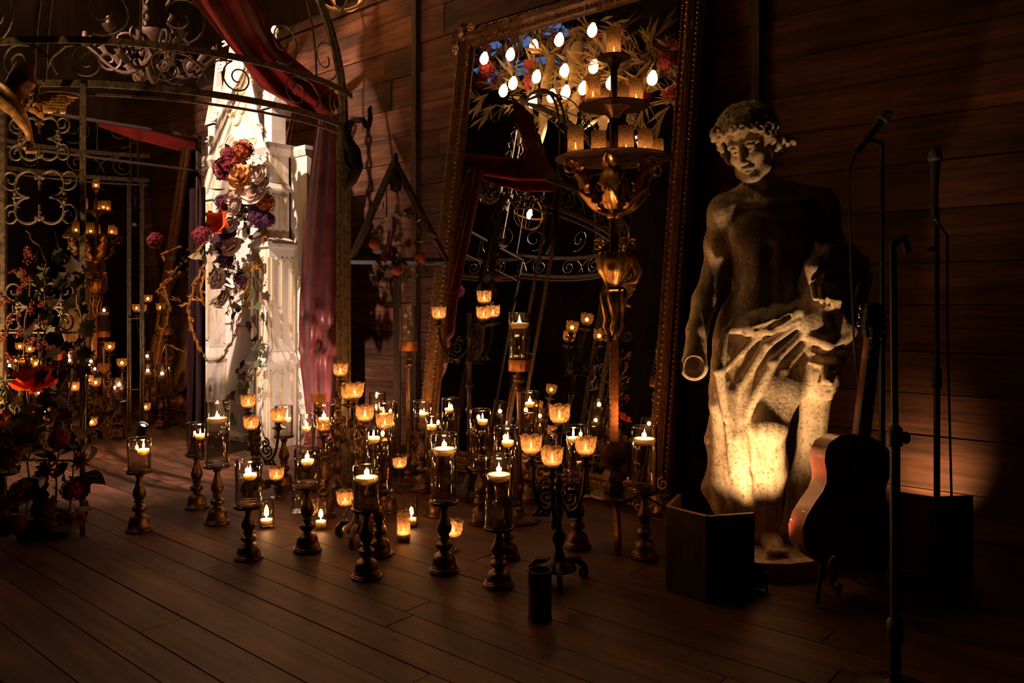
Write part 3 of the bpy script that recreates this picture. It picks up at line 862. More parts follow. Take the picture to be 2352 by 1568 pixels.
# ------------------------------------------------------------------ iron gazebo
GC, GR, GZ1, GZ2 = Vector((-2.14, 4.87, 0)), 1.19, 2.12, 2.325
def gazebo():
    t = thing('iron_gazebo', 'weathered iron gazebo with scrollwork bands, open domed top and scroll legs', 'gazebo', GC)
    I = M['gazebo']
    A0, A1 = math.radians(180), math.radians(360 - 8)       # open at the back, where niche and mirror stand
    inarc = lambda a: (a - A0) % (2 * PI) <= (A1 - A0)
    def ring(z, hh, r=GR):
        m = MB(); n = 73
        vs, fs = [], []
        for k in range(n):
            a = A0 + (A1 - A0) * k / (n - 1)
            for rr, zz in ((r - .005, z - hh), (r + .005, z - hh), (r + .005, z + hh), (r - .005, z + hh)):
                vs.append((rr * math.cos(a), rr * math.sin(a), zz))
        for k in range(n - 1):
            j = k + 1
            for i in range(4):
                fs.append((k * 4 + i, j * 4 + i, j * 4 + (i + 1) % 4, k * 4 + (i + 1) % 4))
        fs += [(3, 2, 1, 0), tuple((n - 1) * 4 + i for i in range(4))]
        return m.add(vs, fs)
    ring(GZ1, .016).build('band', I, t, True, 30)
    ring(GZ1 - .045, .006, GR - .02).build('band', I, t, True, 30)
    ring(GZ2, .016).build('band', I, t, True, 30)
    def fr(th, r=GR):
        o = Vector((math.cos(th) * r, math.sin(th) * r, 0)); T = Vector((-math.sin(th), math.cos(th), 0))
        return lambda u, v: o + T * u + Vector((0, 0, v))
    # S scrolls between the bands (curved round the ring)
    def onring(th0):
        return lambda u, v: Vector((math.cos(th0 + u / GR) * GR, math.sin(th0 + u / GR) * GR, v))
    zc = (GZ1 + GZ2) / 2
    for k in range(22):
        th0 = 2 * PI * k / 22 - 1.45
        if not inarc(th0 - .1) or not inarc(th0 + .1): continue
        f = onring(th0)
        m = MB()
        m.tube(spiral((0, zc), .085, .018, 1.5, 1.2 if k % 2 else PI - 1.2, 28, f), .0045, 5)
        s_ = 1 if k % 2 else -1
        m.tube([f(u, v) for u, v in [(s_ * .03, zc + .08), (s_ * .1, zc + .07), (s_ * .16, zc + .02), (s_ * .2, zc - .06)]], .0045, 5)
        m.build('scroll', I, t)
    legs = [math.radians(-94), math.radians(-13.6), math.radians(188)]
    for li, th in enumerate(legs):
        dl = .195 / GR if li != 1 else .05 / GR
        for s_ in (-1, 1):
            a = th + s_ * dl
            o = Vector((math.cos(a), math.sin(a), 0)); T = Vector((-o.y, o.x, 0))
            R3 = Matrix.Rotation(a, 3, 'Z')
            m = MB()
            m.box(o * (GR - .012) + Vector((0, 0, GZ1 / 2)), (.024, .008, GZ1), R3)
            m.box(o * (GR + .006) + T * .012 + Vector((0, 0, GZ1 / 2)), (.008, .026, GZ1), R3)
            m.build('upright', I, t, False)
            m = MB()     # rib of the dome, a pair of flat bars
            pts = []
            for k in range(15):
                q = k / 14 * PI / 2
                rr = GR * math.cos(q) ** .8 if q < PI / 2 - .01 else .02
                aa = th + s_ * min(dl, .022 / max(rr, .02)) if li == 0 else a
                aa = th + s_ * .028 / max(rr, .05) if rr > .05 else th
                pts.append(Vector((math.cos(aa) * rr, math.sin(aa) * rr, GZ1 + (3.5 - GZ1) * math.sin(q) ** 1.0)))
            m.tube(pts, .016, 4, flat=.5, up=(0, 0, 1))
            m.build('dome_rib', I, t, False)
        for zq in (.35, .95):
            a0, a1 = fr(th)(-.19 if li != 1 else -.05, zq), fr(th)(.19 if li != 1 else .05, zq)
            MB().tube([a0, a1], .006, 5).build('rail', I, t)
    for k in range(8):       # thin intermediate ribs
        th = math.radians(-94 + 22 + k * 45)
        if not inarc(th): continue
        pts = [Vector((math.cos(th) * GR * max(math.cos(q), .02) ** .8, math.sin(th) * GR * max(math.cos(q), .02) ** .8, GZ2 + (3.5 - GZ2) * math.sin(q))) for q in [j / 12 * PI / 2 for j in range(13)]]
        MB().tube(pts, .006, 5).build('dome_rib', I, t)
        f = fr(th, GR * .93)
        for s_ in (-1, 1):
            MB().tube(spiral((s_ * .17, GZ2 + .17), .13, .025, 1.35, -PI / 2 if s_ > 0 else -PI / 2 - .4, 24, f), .0045, 5).build('scroll', I, t)
    MB().ball((0, 0, 3.53), .05, 10, 6).build('finial', I, t)
    # rosettes between the uprights of the wide legs
    for li in (0, 2):
        f = fr(legs[li], GR - .005)
        for zq, sc in ((1.585, 1.0), (1.86, .8), (1.07, .9), (.5, .9)):
            for sx in (-1, 1):
                for sz in (-1, 1):
                    m = MB()
                    c = (sx * .058 * sc, zq + sz * .062 * sc)
                    a0 = math.atan2(sz, sx)
                    m.tube([f(c[0] + .062 * sc * math.cos(a0 + q), c[1] + .062 * sc * math.sin(a0 + q)) for q in [-2.3 + j * 4.6 / 16 for j in range(17)]], .0065, 6)
                    m.tube(spiral((sx * .14 * sc, zq + sz * .085 * sc), .055 * sc, .012, 1.4 * sx * sz, a0 + PI, 22, f), .005, 5)
                    m.build('rosette_scroll', I, t)
            for a in range(4):
                q = a * PI / 2
                c = Vector((math.cos(q), math.sin(q)))
                m = MB()
                for w_ in (-.5, 0, .5):
                    e = f(c.x * (.1 if a % 2 == 0 else .06) * sc * .9 + .035 * sc * math.cos(q + w_), zq + c.y * .06 * sc + .04 * sc * math.sin(q + w_))
                    m.ball(e, (.011, .009, .013), 6, 5)
                b = f(c.x * .05 * sc, zq + c.y * .035 * sc)
                m.tube([b, f(c.x * .12 * sc, zq + c.y * .1 * sc)], .006, 5)
                m.build('rosette_bud', I, t)
    for li in (1, 2):         # big swan-neck scroll brackets outside the legs
        th = legs[li]
        o = Vector((math.cos(th), math.sin(th), 0))
        g = lambda u, v: o * (GR + u) + Vector((0, 0, v))
        pts = [(-.01, 1.74), (.05, 1.80), (.085, 1.88), (.07, 1.97), (.03, 2.03), (.02, 2.10), (.06, 2.155), (.12, 2.15), (.15, 2.10), (.165, 2.16), (.16, 2.215), (.178, 2.235)]
        rad = [.02, .03, .036, .034, .026, .02, .02, .018, .018, .016, .012, .008]
        sm = []; sr = []
        for i in range(len(pts) - 1):
            for k in range(3):
                w = k / 3
                sm.append(g(pts[i][0] * (1 - w) + pts[i + 1][0] * w, pts[i][1] * (1 - w) + pts[i + 1][1] * w)); sr.append(rad[i] * (1 - w) + rad[i + 1] * w)
        MB().tube(sm, sr, 8).build('swan_scroll', M['iron'], t)
        m = MB()
        m.tube([g(.0, 1.98), g(.02, 1.9), g(.06, 1.86)], .016, 6)
        m.build('scroll_brace', M['iron'], t)
gazebo()

# ------------------------------------------------------------------ drapes
def drape():
    rows = [(262, 728, 790), (400, 712, 792), (560, 697, 793), (700, 689, 796), (800, 687, 796), (815, 690, 786), (835, 689, 788), (950, 703, 778), (1010, 700, 786), (1063, 692, 796)]
    Y0 = 5.3
    loc = F(742, 690 + FPX * HC / Y0)
    def fn(u, v):
        q = v * (len(rows) - 1); i = min(int(q), len(rows) - 2); w = q - i
        y, a, b = [rows[i][k] * (1 - w) + rows[i + 1][k] * w for k in range(3)]
        tight = math.exp(-((y - 815) / 26.0) ** 2)
        dep = .045 * (1 - .6 * tight) * math.sin(u * 17 + .5 * math.sin(v * 7)) + .02 * math.sin(u * 31 + v * 9)
        rnd_ = -.1 * math.sin(PI * u) * (1 + .2 * tight)
        cr = 0.018 * math.sin((y * .055) + u * 6.5) * math.exp(-((y - 745) / 75.0) ** 2) + .012 * math.sin(y * .11 - u * 9) * math.exp(-((y - 745) / 60.0) ** 2)
        return P(a + (b - a) * u, y, Y0 + dep * .6 + rnd_ + cr)
    m = MB().grid(fn, 44, 90, .006)
    o = m.build('gathered_drape', M['satin'], None, True, 80, loc)
    o.location = loc
    tag(o, 'plum satin drape gathered low, hanging right of the white niche', 'drape')
    # roof swag
    r2 = [(-90, 395, 560, 4.7), (0, 440, 575, 4.62), (80, 505, 615, 4.5), (140, 555, 660, 4.55), (200, 600, 735, 4.8), (250, 690, 792, 5.1)]
    l2 = P(742, 262, 5.1)
    def f2(u, v):
        q = v * (len(r2) - 1); i = min(int(q), len(r2) - 2); w = q - i
        y, a, b, Y = [r2[i][k] * (1 - w) + r2[i + 1][k] * w for k in range(4)]
        return P(a + (b - a) * u, y - 18 * u + 22 * math.sin(PI * u), Y + .09 * math.sin(u * 14 + v * 2) + .25 * u)
    o = MB().grid(f2, 36, 40, .006).build('roof_swag', M['velvet'], None, True, 80, l2)
    o.location = l2
    tag(o, 'deep red velvet swag draped under the gazebo dome', 'drape')
    # slim plum drape at the left of the niche
    l3 = F(463, 690 + FPX * HC / 5.42)
    o = MB().grid(lambda u, v: P(452 + 20 * u, 430 + v * (1048 - 430), 5.42 + .04 * math.sin(u * 9 + v * 3) + .06 * u), 14, 24, .006).build('slim_drape', M['plum'], None, True, 80, l3)
    o.location = l3
    tag(o, 'narrow plum drape hanging at the left edge of the white niche', 'drape')
drape()

# ------------------------------------------------------------------ gilt chandelier under the dome
def chandelier():
    c = P(352, 110, 4.87)
    t = thing('chandelier', 'unlit gilt iron chandelier of scrolls and leaves hanging inside the gazebo', 'chandelier', c)
    G = M['oldgold']
    for k in range(3):
        a = k * 2.1 + .4
        p0 = Vector((.1 * math.cos(a), .1 * math.sin(a), .1)); p1 = Vector((.06 * math.cos(a), .06 * math.sin(a), .62))
        m = MB()
        m.tube([p0.lerp(p1, q / 24) + Vector((.012 * math.cos(q * 1.3), .012 * math.sin(q * 1.3), 0)) for q in range(25)], .011, 6)
        m.build('twisted_rod', G, t)
    MB().tube([(0, 0, .58), (0, 0, 2.35 - c.z + 1.2)], .006, 6).build('hanging_rod', M['iron'], t)
    MB().lathe([(.0, -.24), (.03, -.2), (.05, -.12), (.035, -.05), (.06, .0), (.1, .06), (.1, .1), (.0, .12)], 12).build('hub', G, t)
    for k in range(6):
        a = k * PI / 3 + .3
        e = Vector((math.cos(a), math.sin(a), 0))
        pt = lambda r, z: e * r + Vector((0, 0, z))
        m = MB()
        m.tube(bez(pt(.04, -.08), pt(.18, -.3), pt(.3, -.05), pt(.38, -.02), 12), [.014] * 6 + [.011] * 7, 6)
        m.tube([pt(u, v) for u, v in spiral((.25, -.1), .08, .015, 1.4, 2.0, 18)], .009, 5)
        m.tube([pt(u, v) for u, v in spiral((.16, .02), .09, .015, -1.3, -1.0, 18)], .009, 5)
        for j in range(4):
            b = pt(.12 + j * .07, -.17 + .05 * j)
            m.tube([b, b + e * .03 + Vector((0, 0, .05)), b + e * .05 + Vector((0, 0, .04))], [.014, .02, .004], 5, flat=.35)
        m.build('arm', G, t)
        m = MB().lathe([(.012, -.03), (.035, .0), (.04, .012), (.02, .014), (.016, .06), (.0, .07)], 10, pt(.38, .0))
        m.build('candle_cup', G, t)
chandelier()

# ------------------------------------------------------------------ gilt angel on the front leg
def angel():
    Y = 3.56
    loc = P(66, 352, Y)
    t = thing('gilt_angel', 'gilt carved wooden angel with spread wing at the top of the gazebo leg', 'carving', loc)
    G = M['giltwood']
    q = lambda x, y, dy=0.0: P(x, y, Y + dy) - loc
    MB().tube([q(-14, 205), q(8, 222, -.03), q(26, 240, -.05), q(40, 258, -.05), (q(54, 282, -.04)), q(64, 302, -.02), q(68, 318, -.01), q(70, 336), q(74, 346, -.02)],
              [.045, .05, .045, .034, .027, .017, .014, .017, .012], 12).build('leg', G, t)
    m = MB()
    m.ball(q(66, 340), (.022, .03, .02), 10, 6)
    for k in range(4): m.tube([q(64 + k * 5, 344, -.02), q(62 + k * 6.5, 350, -.05)], [.011, .008], 6)
    m.build('foot', G, t)
    MB().tube([q(48, 232, .03), q(38, 205, .03), q(52, 185, .03), q(58, 150, .04)], [.03, .055, .06, .04], 12).build('torso', M['frame'], t)
    m = MB()
    for k in range(12):       # ruffled drapery
        x, y = 50 + frnd.uniform(-6, 42), 238 + frnd.uniform(-6, 36)
        m.tube([q(x - 9, y - 8, -.02), q(x, y, -.05), q(x + 9, y + 9, -.03)], [.006, .017, .006], 6)
    o = m.build('ruffled_drapery', G, t); o['kind'] = 'stuff'
    for k in range(6):
        y0 = 217 + k * 5.5
        MB().tube([q(76 + k * 3, y0 + 6, .02), q(112, y0 + 2 + k * .8, .0), q(150, y0 + 2 + k * 1.2, .02), q(180 - k * 9, y0 + 6 + k * 1.0, .04)], [.012, .02, .017, .006], 8, flat=.5).build('wing_feather', G, t)
    for k in range(4):
        MB().tube([q(30 - k * 4, 212 + k * 4, .03), q(5, 214 + k * 6, .02), q(-30, 212 + k * 7, .03)], [.012, .02, .006], 8, flat=.5).build('wing_feather', G, t)
    MB().tube([q(88, 196, -.02), q(82, 228, -.03), q(92, 238, -.04), q(106, 240, -.03)], [.008, .012, .012, .006], 8).build('ribbon', G, t)
angel()

# ------------------------------------------------------------------ triangular wooden frame on a post
def triangle():
    Y = 5.05
    base = F(912, 690 + FPX * HC / Y)
    t = thing('triangle_frame', 'dark triangular wooden frame on a post, filled with dried foliage, left of leaning mirror', 'frame', base)
    q = lambda x, y, dy=0.0: P(x, y, Y + dy) - base
    A, B, C = q(906, 372), q(806, 598), q(1026, 601)
    for a, b in ((A, B), (A, C), (B, C)):
        MB().tube([a, b], .024, 4, up=(0, 1, 0)).build('frame_bar', M['shield'], t, False)
    MB().b2(-.022, .022, -.02, .02, .02, q(912, 600).z).build('post', M['shield'], t, False)
    MB().lathe([(.15, 0), (.15, .015), (.05, .03), (.03, .06), (0, .06)], 20).build('foot', M['iron'], t)
    MB().lathe([(0, .2), (.012, .19), (.02, .1), (.035, .06), (.045, 0), (.03, -.05), (0, -.06)], 10, q(909, 420)).build('hanging_cone', M['iron'], t)
    for k in range(46):
        x, y = 850 + frnd.random() * 130, 480 + frnd.random() * 190
        sprig(t, Vector(), 'leaf', LM[frnd.choice(('longd', 'longd', 'ivyd', 'olive'))], q(x, y, -.05 + .06 * frnd.random()), frnd.uniform(.05, .09), (frnd.uniform(-1, 1), -.4, frnd.uniform(-1, 1)), frnd.random() * 6, 'along')
    for k in range(5):
        sprig(t, Vector(), 'flower_head', FMS[('hydr_rust', 'dahlia_burg')[k % 2]], q(860 + k * 26, 560 + (k % 3) * 30, -.06), .04, (frnd.uniform(-.4, .4), -1, .2))
triangle()
# ------------------------------------------------------------------ candles
CACHE = {}
crnd = random.Random(5)
def cached(key, fn):
    if key not in CACHE: CACHE[key] = fn()
    return CACHE[key]
def flame_mesh():
    return MB().lathe([(.0, 0), (.0034, .0025), (.0052, .008), (.0047, .015), (.0026, .024), (.0008, .032), (0, .035)], 10).mesh('flame', M['flame'], True, 80)
def wick_mesh():
    return MB().tube([(0, 0, -.006), (.0005, 0, .006)], .0011, 5).mesh('wick', M['wick'])
def add_flame(parent, p, power=1.0, scale=1.0):
    fl_ = put('flame', cached('flame', flame_mesh), parent, Vector(p) + Vector((0, 0, .002)))
    s = scale * crnd.uniform(.78, 1.02)
    fl_.scale = (s, s, s * crnd.uniform(.9, 1.25))
    put('wick', cached('wick', wick_mesh), parent, p)
    light('candle_light', 'POINT', Vector(p) + Vector((0, 0, .016)), CANDLE_W * power, CANDLE_C, parent, .012)
def stand_profile(h, rt):
    # turned profile: bell foot, rings, pear baluster, slim neck, round plate
    k = h / .30; b = rt / .055
    p = [(.06, 0), (.0615, .005), (.06, .011), (.0555, .013), (.056, .018), (.0525, .021), (.052, .026), (.0485, .03), (.0465, .045), (.044, .058), (.0395, .068), (.032, .075), (.024, .079), (.018, .084), (.0175, .09), (.024, .095), (.0315, .104), (.0335, .112), (.031, .12), (.022, .127), (.0165, .132), (.016, .137), (.024, .141), (.0245, .147), (.0195, .151), (.02, .157), (.0265, .168), (.0305, .182), (.0285, .198), (.021, .217), (.0155, .236), (.0125, .252), (.013, .262), (.0185, .266), (.019, .27), (.0145, .273)]
    out = [(r, z * k) for r, z in p]
    out += [(rt * .6, h - .016), (rt * .98, h - .014), (rt * 1.04, h - .009), (rt * 1.04, h - .002), (rt * .99, h), (0, h)]
    return out
def stand(pos, h, rt, label):
    me = cached(('stand', round(h, 2), round(rt, 3)), lambda: MB().lathe(stand_profile(round(h, 2), rt), 28).mesh('candle_stand', M['bronze'], True, 35))
    o = put('candle_stand', me, None, pos, (0, 0, crnd.random() * 6))
    return tag(o, label, 'candle stand', 'turned bronze candle stands'), round(h, 2)
def vase_mesh(h, r):
    return MB().lathe([(0, 0), (r * .94, 0), (r, .004), (r, h - .001), (r - .001, h), (r - .0025, h), (r - .0032, h - .002), (r - .0032, .016), (r * .88, .012), (0, .011)], 36).mesh('glass_vase', M['glass'], True, 50)
def water_mesh(h, r, lev):
    return MB().lathe([(0, .0125), (r * .87, .0128), (r - .0036, .017), (r - .0036, lev), (0, lev)], 36).mesh('water', M['water'], True, 50)
def cand_mesh(r):
    return MB().lathe([(0, -.02), (r * .55, -.02), (r * .85, -.014), (r, -.004), (r, .003), (r * .93, .007), (r * .5, .004), (0, .0035)], 24).mesh('wax_disc', M['wax'], True, 60)
def vase(pos, h, r, lev, rc, off, w, lit=True, power=1.0, wtr=True):
    t = thing('glass_vase', 'clear glass cylinder vase of water ' + w, 'vase', pos, 0, 'glass cylinder vases')
    hh, lv = round(h, 2), round(lev, 2)
    put('glass', cached(('vase', hh, r), lambda: vase_mesh(hh, r)), t)
    put('rim', cached(('rim', r), lambda: MB().tube([(math.cos(q) * (r - .0015), math.sin(q) * (r - .0015), 0) for q in [j * PI / 18 for j in range(36)]], .0019, 6, True).mesh('rim', M['rim'])), t, (0, 0, hh))
    put('thick_base', cached(('tb', r), lambda: MB().lathe([(r * .5, .0015), (r * .97, .0015), (r * .985, .006), (r * .97, .0115), (r * .5, .0105)], 30).mesh('thick_base', M['rim'])), t)
    if wtr: put('water', cached(('water', hh, r, lv), lambda: water_mesh(hh, r, lv)), t)
    p = Vector(pos) + Vector((off[0], off[1], lv + .004))
    c = thing('floating_candle', 'white floating candle burning in vase ' + w, 'candle', p, 0, 'floating candles')
    put('wax', cached(('wax', rc), lambda: cand_mesh(rc)), c)
    add_flame(c, (0, 0, .008), power, 1.0)
# (x, glass top row, glass bottom row, base row, glass radius, water fraction, candle radius, shift right, where)
SETS = [
 (320, 1010, 1083, 1224, .053, .62, .027, .022, 'alone at far left beside the gazebo leg'),
 (452, 977, 1045, 1172, .053, .6, .027, .02, 'second from left, behind a taller vase'),
 (499, 927, 1070, 1207, .058, .72, .052, 0, "third from left, tall, before niche's left pier"),
 (571, 1063, 1163, 1287, .056, .62, .027, .008, 'in the front row below the black candelabrum'),
 (706, 1032, 1118, 1270, .057, .58, .027, .002, "in the front row below niche's right pier"),
 (842, 1075, 1170, 1332, .054, .66, .049, 0, 'in the front row left of centre, short'),
 (1020, 1000, 1155, 1318, .053, .72, .048, 0, 'in the front row centre, tall'),
 (1146, 1053, 1215, 1350, .053, .7, .048, 0, 'nearest of all, at front centre'),
 (1480, 990, 1133, 1286, .054, .78, .049, 0, 'rightmost, beside the wooden light shield'),
 (1327, 988, 1130, 1262, .053, .8, .028, -.02, 'second from right, left of tiered candelabrum'),
 (870, 990, 1132, 1280, .054, .82, .027, -.022, 'behind the short front vase left of centre'),
 (1163, 985, 1155, 1286, .053, .8, .026, .006, 'close behind the nearest centre vase'),
 (1103, 947, 1075, 1206, .052, .8, .026, .012, 'just left of the tall lit candlestick'),
 (1217, 905, 1015, 1156, .05, .72, .027, 0, 'at back, right of the tall lit candlestick'),
 (890, 928, 1046, 1180, .052, .74, .027, -.02, 'behind the gilt candelabrum, left back'),
 (867, 907, 1005, 1112, .052, .6, .026, .01, 'rearmost left, before the triangular frame post'),
 (970, 925, 997, 1133, .052, .56, .027, .01, 'short, just right of the unlit candlestick'),
 (1034, 922, 1040, 1121, .052, .78, .026, -.006, "tall, before the mirror's left frame edge"),
 (1000, 959, 1080, 1187, .05, .76, .026, -.02, 'behind the front centre vase'),
 (704, 957, 1042, 1134, .04, .62, .024, 0, 'slim, right of the white niche'),
 (744, 932, 1045, 1190, .052, .66, .026, .0, 'below the drape, right of the niche'),
 (652, 936, 1004, 1126, .052, .5, .026, .02, 'directly before the niche, behind a goblet'),
]
for i, (x, yt, yb, ybase, r, wf, rc, dx, w) in enumerate(SETS):
    pos = F(x, ybase - 6)
    k = pos.y / FPX
    hs = (ybase - yb) * k
    hg = (yb - yt) * k
    o, hs = stand(pos, hs, r + .004, 'turned bronze candle stand ' + w)
    ang = crnd.uniform(-.6, .6)
    vase(pos + Vector((0, 0, hs + .0005)), hg, r, max(.05, hg * wf), rc, (dx, -.004), w, True, 1.0)

# tall slender candlesticks with copper cups
def candlestick(x, ybase, ycup_b, ycup_t, ytop, lit, where):
    pos = F(x, ybase)
    k = pos.y / FPX
    zc = (ybase - ycup_b) * k; zt = (ybase - ycup_t) * k
    t = thing('tall_candlestick', 'tall slender bronze candlestick with copper cup ' + where, 'candlestick', pos)
    MB().lathe([(.1, 0), (.102, .006), (.09, .014), (.06, .022), (.03, .03), (.02, .045), (.024, .06), (.016, .075), (0, .08)], 28).build('base', M['bronze'], t)
    H = zc - .11
    MB().lathe([(.013, .07), (.015, .12), (.022, .15), (.024, .17), (.014, .185), (.017, .2), (.011, H * .5), (.012, H * .8), (.016, H - .02), (.018, H), (.0, H + .001)], 16).build('stem', M['bronze'], t)
    MB().lathe([(.014, H - .002), (.026, H + .014), (.03, H + .022), (.018, H + .03), (.014, H + .04), (.028, H + .05), (.03, H + .058), (.016, H + .07), (.009, H + .085), (.009, zc - .006), (0, zc - .005)], 18).build('knop', M['bronze'], t)
    MB().lathe([(0, zc - .008), (.054, zc - .008), (.0555, zc - .004), (.0555, zt), (.0535, zt), (.0535, zc + .001), (0, zc + .001)], 28).build('cup', M['copper'], t)
    h = (ycup_t - ytop) * k + .03
    p = pos + Vector((0, 0, zc + .0015))
    if lit:
        vase(p, h, .052, h * .78, .05, (0, 0), 'in the copper cup of the tall candlestick', True, 1.0)
    else:
        v = thing('glass_vase', 'empty clear glass cylinder in the copper cup of the unlit candlestick', 'vase', p, 0, 'glass cylinder vases')
        put('glass', cached(('vase', round(h, 2), .052), lambda: vase_mesh(round(h, 2), .052)), v)
candlestick(1193, 1195, 848, 825, 708, True, 'carrying a lit vase, before the mirror')
candlestick(938, 1108, 802, 783, 695, False, 'without a candle, left of the mirror')

# small tealight
def tealight(t, z=0.0, power=.5):
    tl_ = put('tealight', cached('tl', lambda: MB().lathe([(0, 0), (.0185, 0), (.019, .002), (.019, .014), (.0175, .014), (.0172, .011), (0, .0105)], 18).mesh('tealight', M['wax'], True, 50)), t, (0, 0, z))
    add_flame(tl_, (0, 0, .014), power, .8)
# clear votives and stemmed goblets standing on the floor
def petal_cup_mesh(s, mat):
    def wob(r, z, a, i):
        k = max(0.0, (z - .03) / .045)
        sc = math.cos(6 * a)
        return (r * (1 + .05 * sc * k), z + (.007 * (abs(math.cos(3 * a)) - .6)) * (1 if z > .06 else 0))
    return MB().lathe([(0, 0), (.014, .0), (.026, .006), (.036, .018), (.0405, .034), (.041, .05), (.0425, .066), (.044, .074), (.0405, .073), (.039, .05), (.0385, .034), (.034, .02), (.024, .009), (0, .006)], 48, (0, 0, 0), wob).mesh('petal_glass', mat, True, 60)
def goblet(x, yc, ybase, w, lit=True):
    pos = F(x, ybase); k = pos.y / FPX
    h = max(.03, (ybase - yc) * k - .037)
    t = thing('stemmed_votive', 'amber glass goblet votive standing on the floor ' + w, 'votive', pos, crnd.random(), 'stemmed glass goblets')
    MB().lathe([(.034, 0), (.034, .002), (.012, .006), (.006, .012), (.006, h * .55), (.011, h * .62), (.006, h * .7), (.007, h - .004), (.012, h), (0, h + .001)], 24).build('stem', M['glass'], t)
    put('cup', cached('pc', lambda: petal_cup_mesh(1, M['amber'])), t, (0, 0, h))
    if lit: tealight(t, h + .008, .12)
goblet(635, 1088, 1141, 'before the black candelabrum')
goblet(793, 1145, 1214, 'behind the short front vase')
goblet(712, 1168, 1202, "behind the stand below niche's right pier")
goblet(1041, 1215, 1264, 'behind the front centre stand')
goblet(918, 1062, 1124, 'left of the front centre vase')
def floor_votive(x, ytop, ybase, r, w, mat='glass', lit=True):
    pos = F(x, ybase - 4); h = (ybase - ytop) * pos.y / FPX
    t = thing('votive_glass', 'small straight glass votive on the floor ' + w, 'votive', pos, 0, 'small floor votives')
    put('glass', vase_mesh(h, r) if mat == 'glass' else MB().lathe([(0, 0), (r * .9, 0), (r, .004), (r, h), (r - .003, h), (r - .003, .008), (0, .006)], 24).mesh('glass', M[mat]), t)
    if lit:
        put('wax', cached(('vw', r), lambda: MB().lathe([(0, .009), (r * .8, .009), (r * .8, .034), (0, .033)], 18).mesh('wax', M['wax'], True, 50)), t)
        add_flame(t, (0, 0, .036), .3, .65)
floor_votive(612, 1150, 1212, .036, 'lit, right of the low front-left vase')
floor_votive(737, 1150, 1216, .031, "lit, right of the stand below niche's right pier")
floor_votive(945, 1145, 1210, .031, 'lit, the farther of a close pair')
floor_votive(927, 1178, 1244, .031, 'lit and speckled, the nearer of a close pair', 'tinglass')
floor_votive(683, 1115, 1180, .03, 'unlit, behind the front row on the left', 'glass', False)
floor_votive(852, 1152, 1204, .034, 'dim and speckled, behind the short front vase', 'tinglass', False)
# ------------------------------------------------------------------ candelabra with petal votives
def votive(p, w, lit=True, power=.115):
    t = thing('petal_votive', 'amber petal-edged glass votive ' + w, 'votive', p, crnd.random() * 6, 'petal glass votives')
    put('petal_glass', cached('pc', lambda: petal_cup_mesh(1, M['amber'])), t)
    if lit: tealight(t, .0075, power)
def candelabrum(x, ybase, cups, mat, label, wherebase, foot=.13, twist=False):
    pos = F(x, ybase - 10)
    k = pos.y / FPX
    t = thing('candelabrum', label, 'candelabrum', pos, 0)
    mt = M[mat]
    pts = []
    for (cx, cyy, dep, w, lit) in cups:
        q = P(cx, cyy, pos.y + dep) - pos
        q.z -= .037
        pts.append((q, w, lit))
    top = max(pts, key=lambda a: a[0].z)[0]
    H = top.z - .05
    # foot: three scroll legs on a dome
    MB().lathe([(foot * .55, .05), (foot * .5, .065), (foot * .25, .085), (.022, .11), (.016, .13), (0, .135)], 20).build('dome_foot', mt, t)
    for j in range(3):
        a = j * 2 * PI / 3 + .5
        e = Vector((math.cos(a), math.sin(a), 0))
        g = lambda u, v: e * u + Vector((0, 0, v))
        m = MB().tube([g(u, v) for u, v in [(foot * .3, .075), (foot * .7, .07), (foot * .95, .04), (foot, .012)]] + [g(u, v) for u, v in spiral((foot * .88, .02), .02, .006, -1.0, 0, 10)], [.014, .014, .012, .011] + [.009] * 11, 6)
        m.build('leg', mt, t)
    bal = [(.012, .12), (.016, .14), (.026, .16), (.03, .18), (.018, .2), (.012, .215)]
    n = 6
    for i in range(1, n):
        z0 = .215 + (H - .215) * i / n
        bal += [(.0115, z0 - .02), (.0175, z0 - .01), (.0215, z0), (.0165, z0 + .01), (.0115, z0 + .02)]
    bal += [(.012, H), (0, H + .001)]
    MB().lathe(bal, 14).build('stem', mt, t, True, 60)
    for i, (q, w, lit) in enumerate(pts):
        e = Vector((q.x, q.y, 0)); L = e.length
        bz = q.z - .0
        if L > .025:
            e.normalize()
            g = lambda u, v: e * u + Vector((0, 0, v))
            s0 = max(.2, bz - .22)
            m = MB()
            m.tube(bez(g(.01, s0 + .06), g(L * .35, s0 - .04), g(L * .95, s0 - .02), g(L, bz - .03), 14), .0075, 6)
            m.tube([g(u, v) for u, v in spiral((L * .42, s0 + .06), .04, .008, 1.5, -PI / 2, 20)], .006, 5)
            m.tube([g(u, v) for u, v in spiral((.05, s0 + .1), .03, .006, -1.3, PI * .5, 18)], .0055, 5)
            for j in range(3):
                b = g(L * (.3 + .2 * j), s0 + .01)
                m.tube([b, b + Vector((0, 0, -.025)) + e * .012, b + Vector((0, 0, -.03)) + e * .03], [.006, .011, .002], 5, flat=.4)
            arm_ = m.build('arm', mt, t)
            cup0 = g(L, bz)
        else:
            cup0 = Vector((q.x, q.y, bz))
            arm_ = MB().tube([(0, 0, H - .02), cup0 + Vector((0, 0, -.03))], .011, 8).build('arm', mt, t)
        def wob(r, z, a, i_): return r * (1 + (.16 * math.cos(5 * a) if r > .03 else 0))
        m = MB().lathe([(.006, -.05), (.012, -.042), (.02, -.036), (.034, -.03), (.037, -.027), (.02, -.026), (.011, -.018), (.012, -.01), (.019, -.004), (.02, -.0005), (0, -.0004)], 30, cup0, wob)
        m.build('drip_pan', mt, arm_)
        votive(pos + cup0 + Vector((0, 0, .0002)), w, lit)
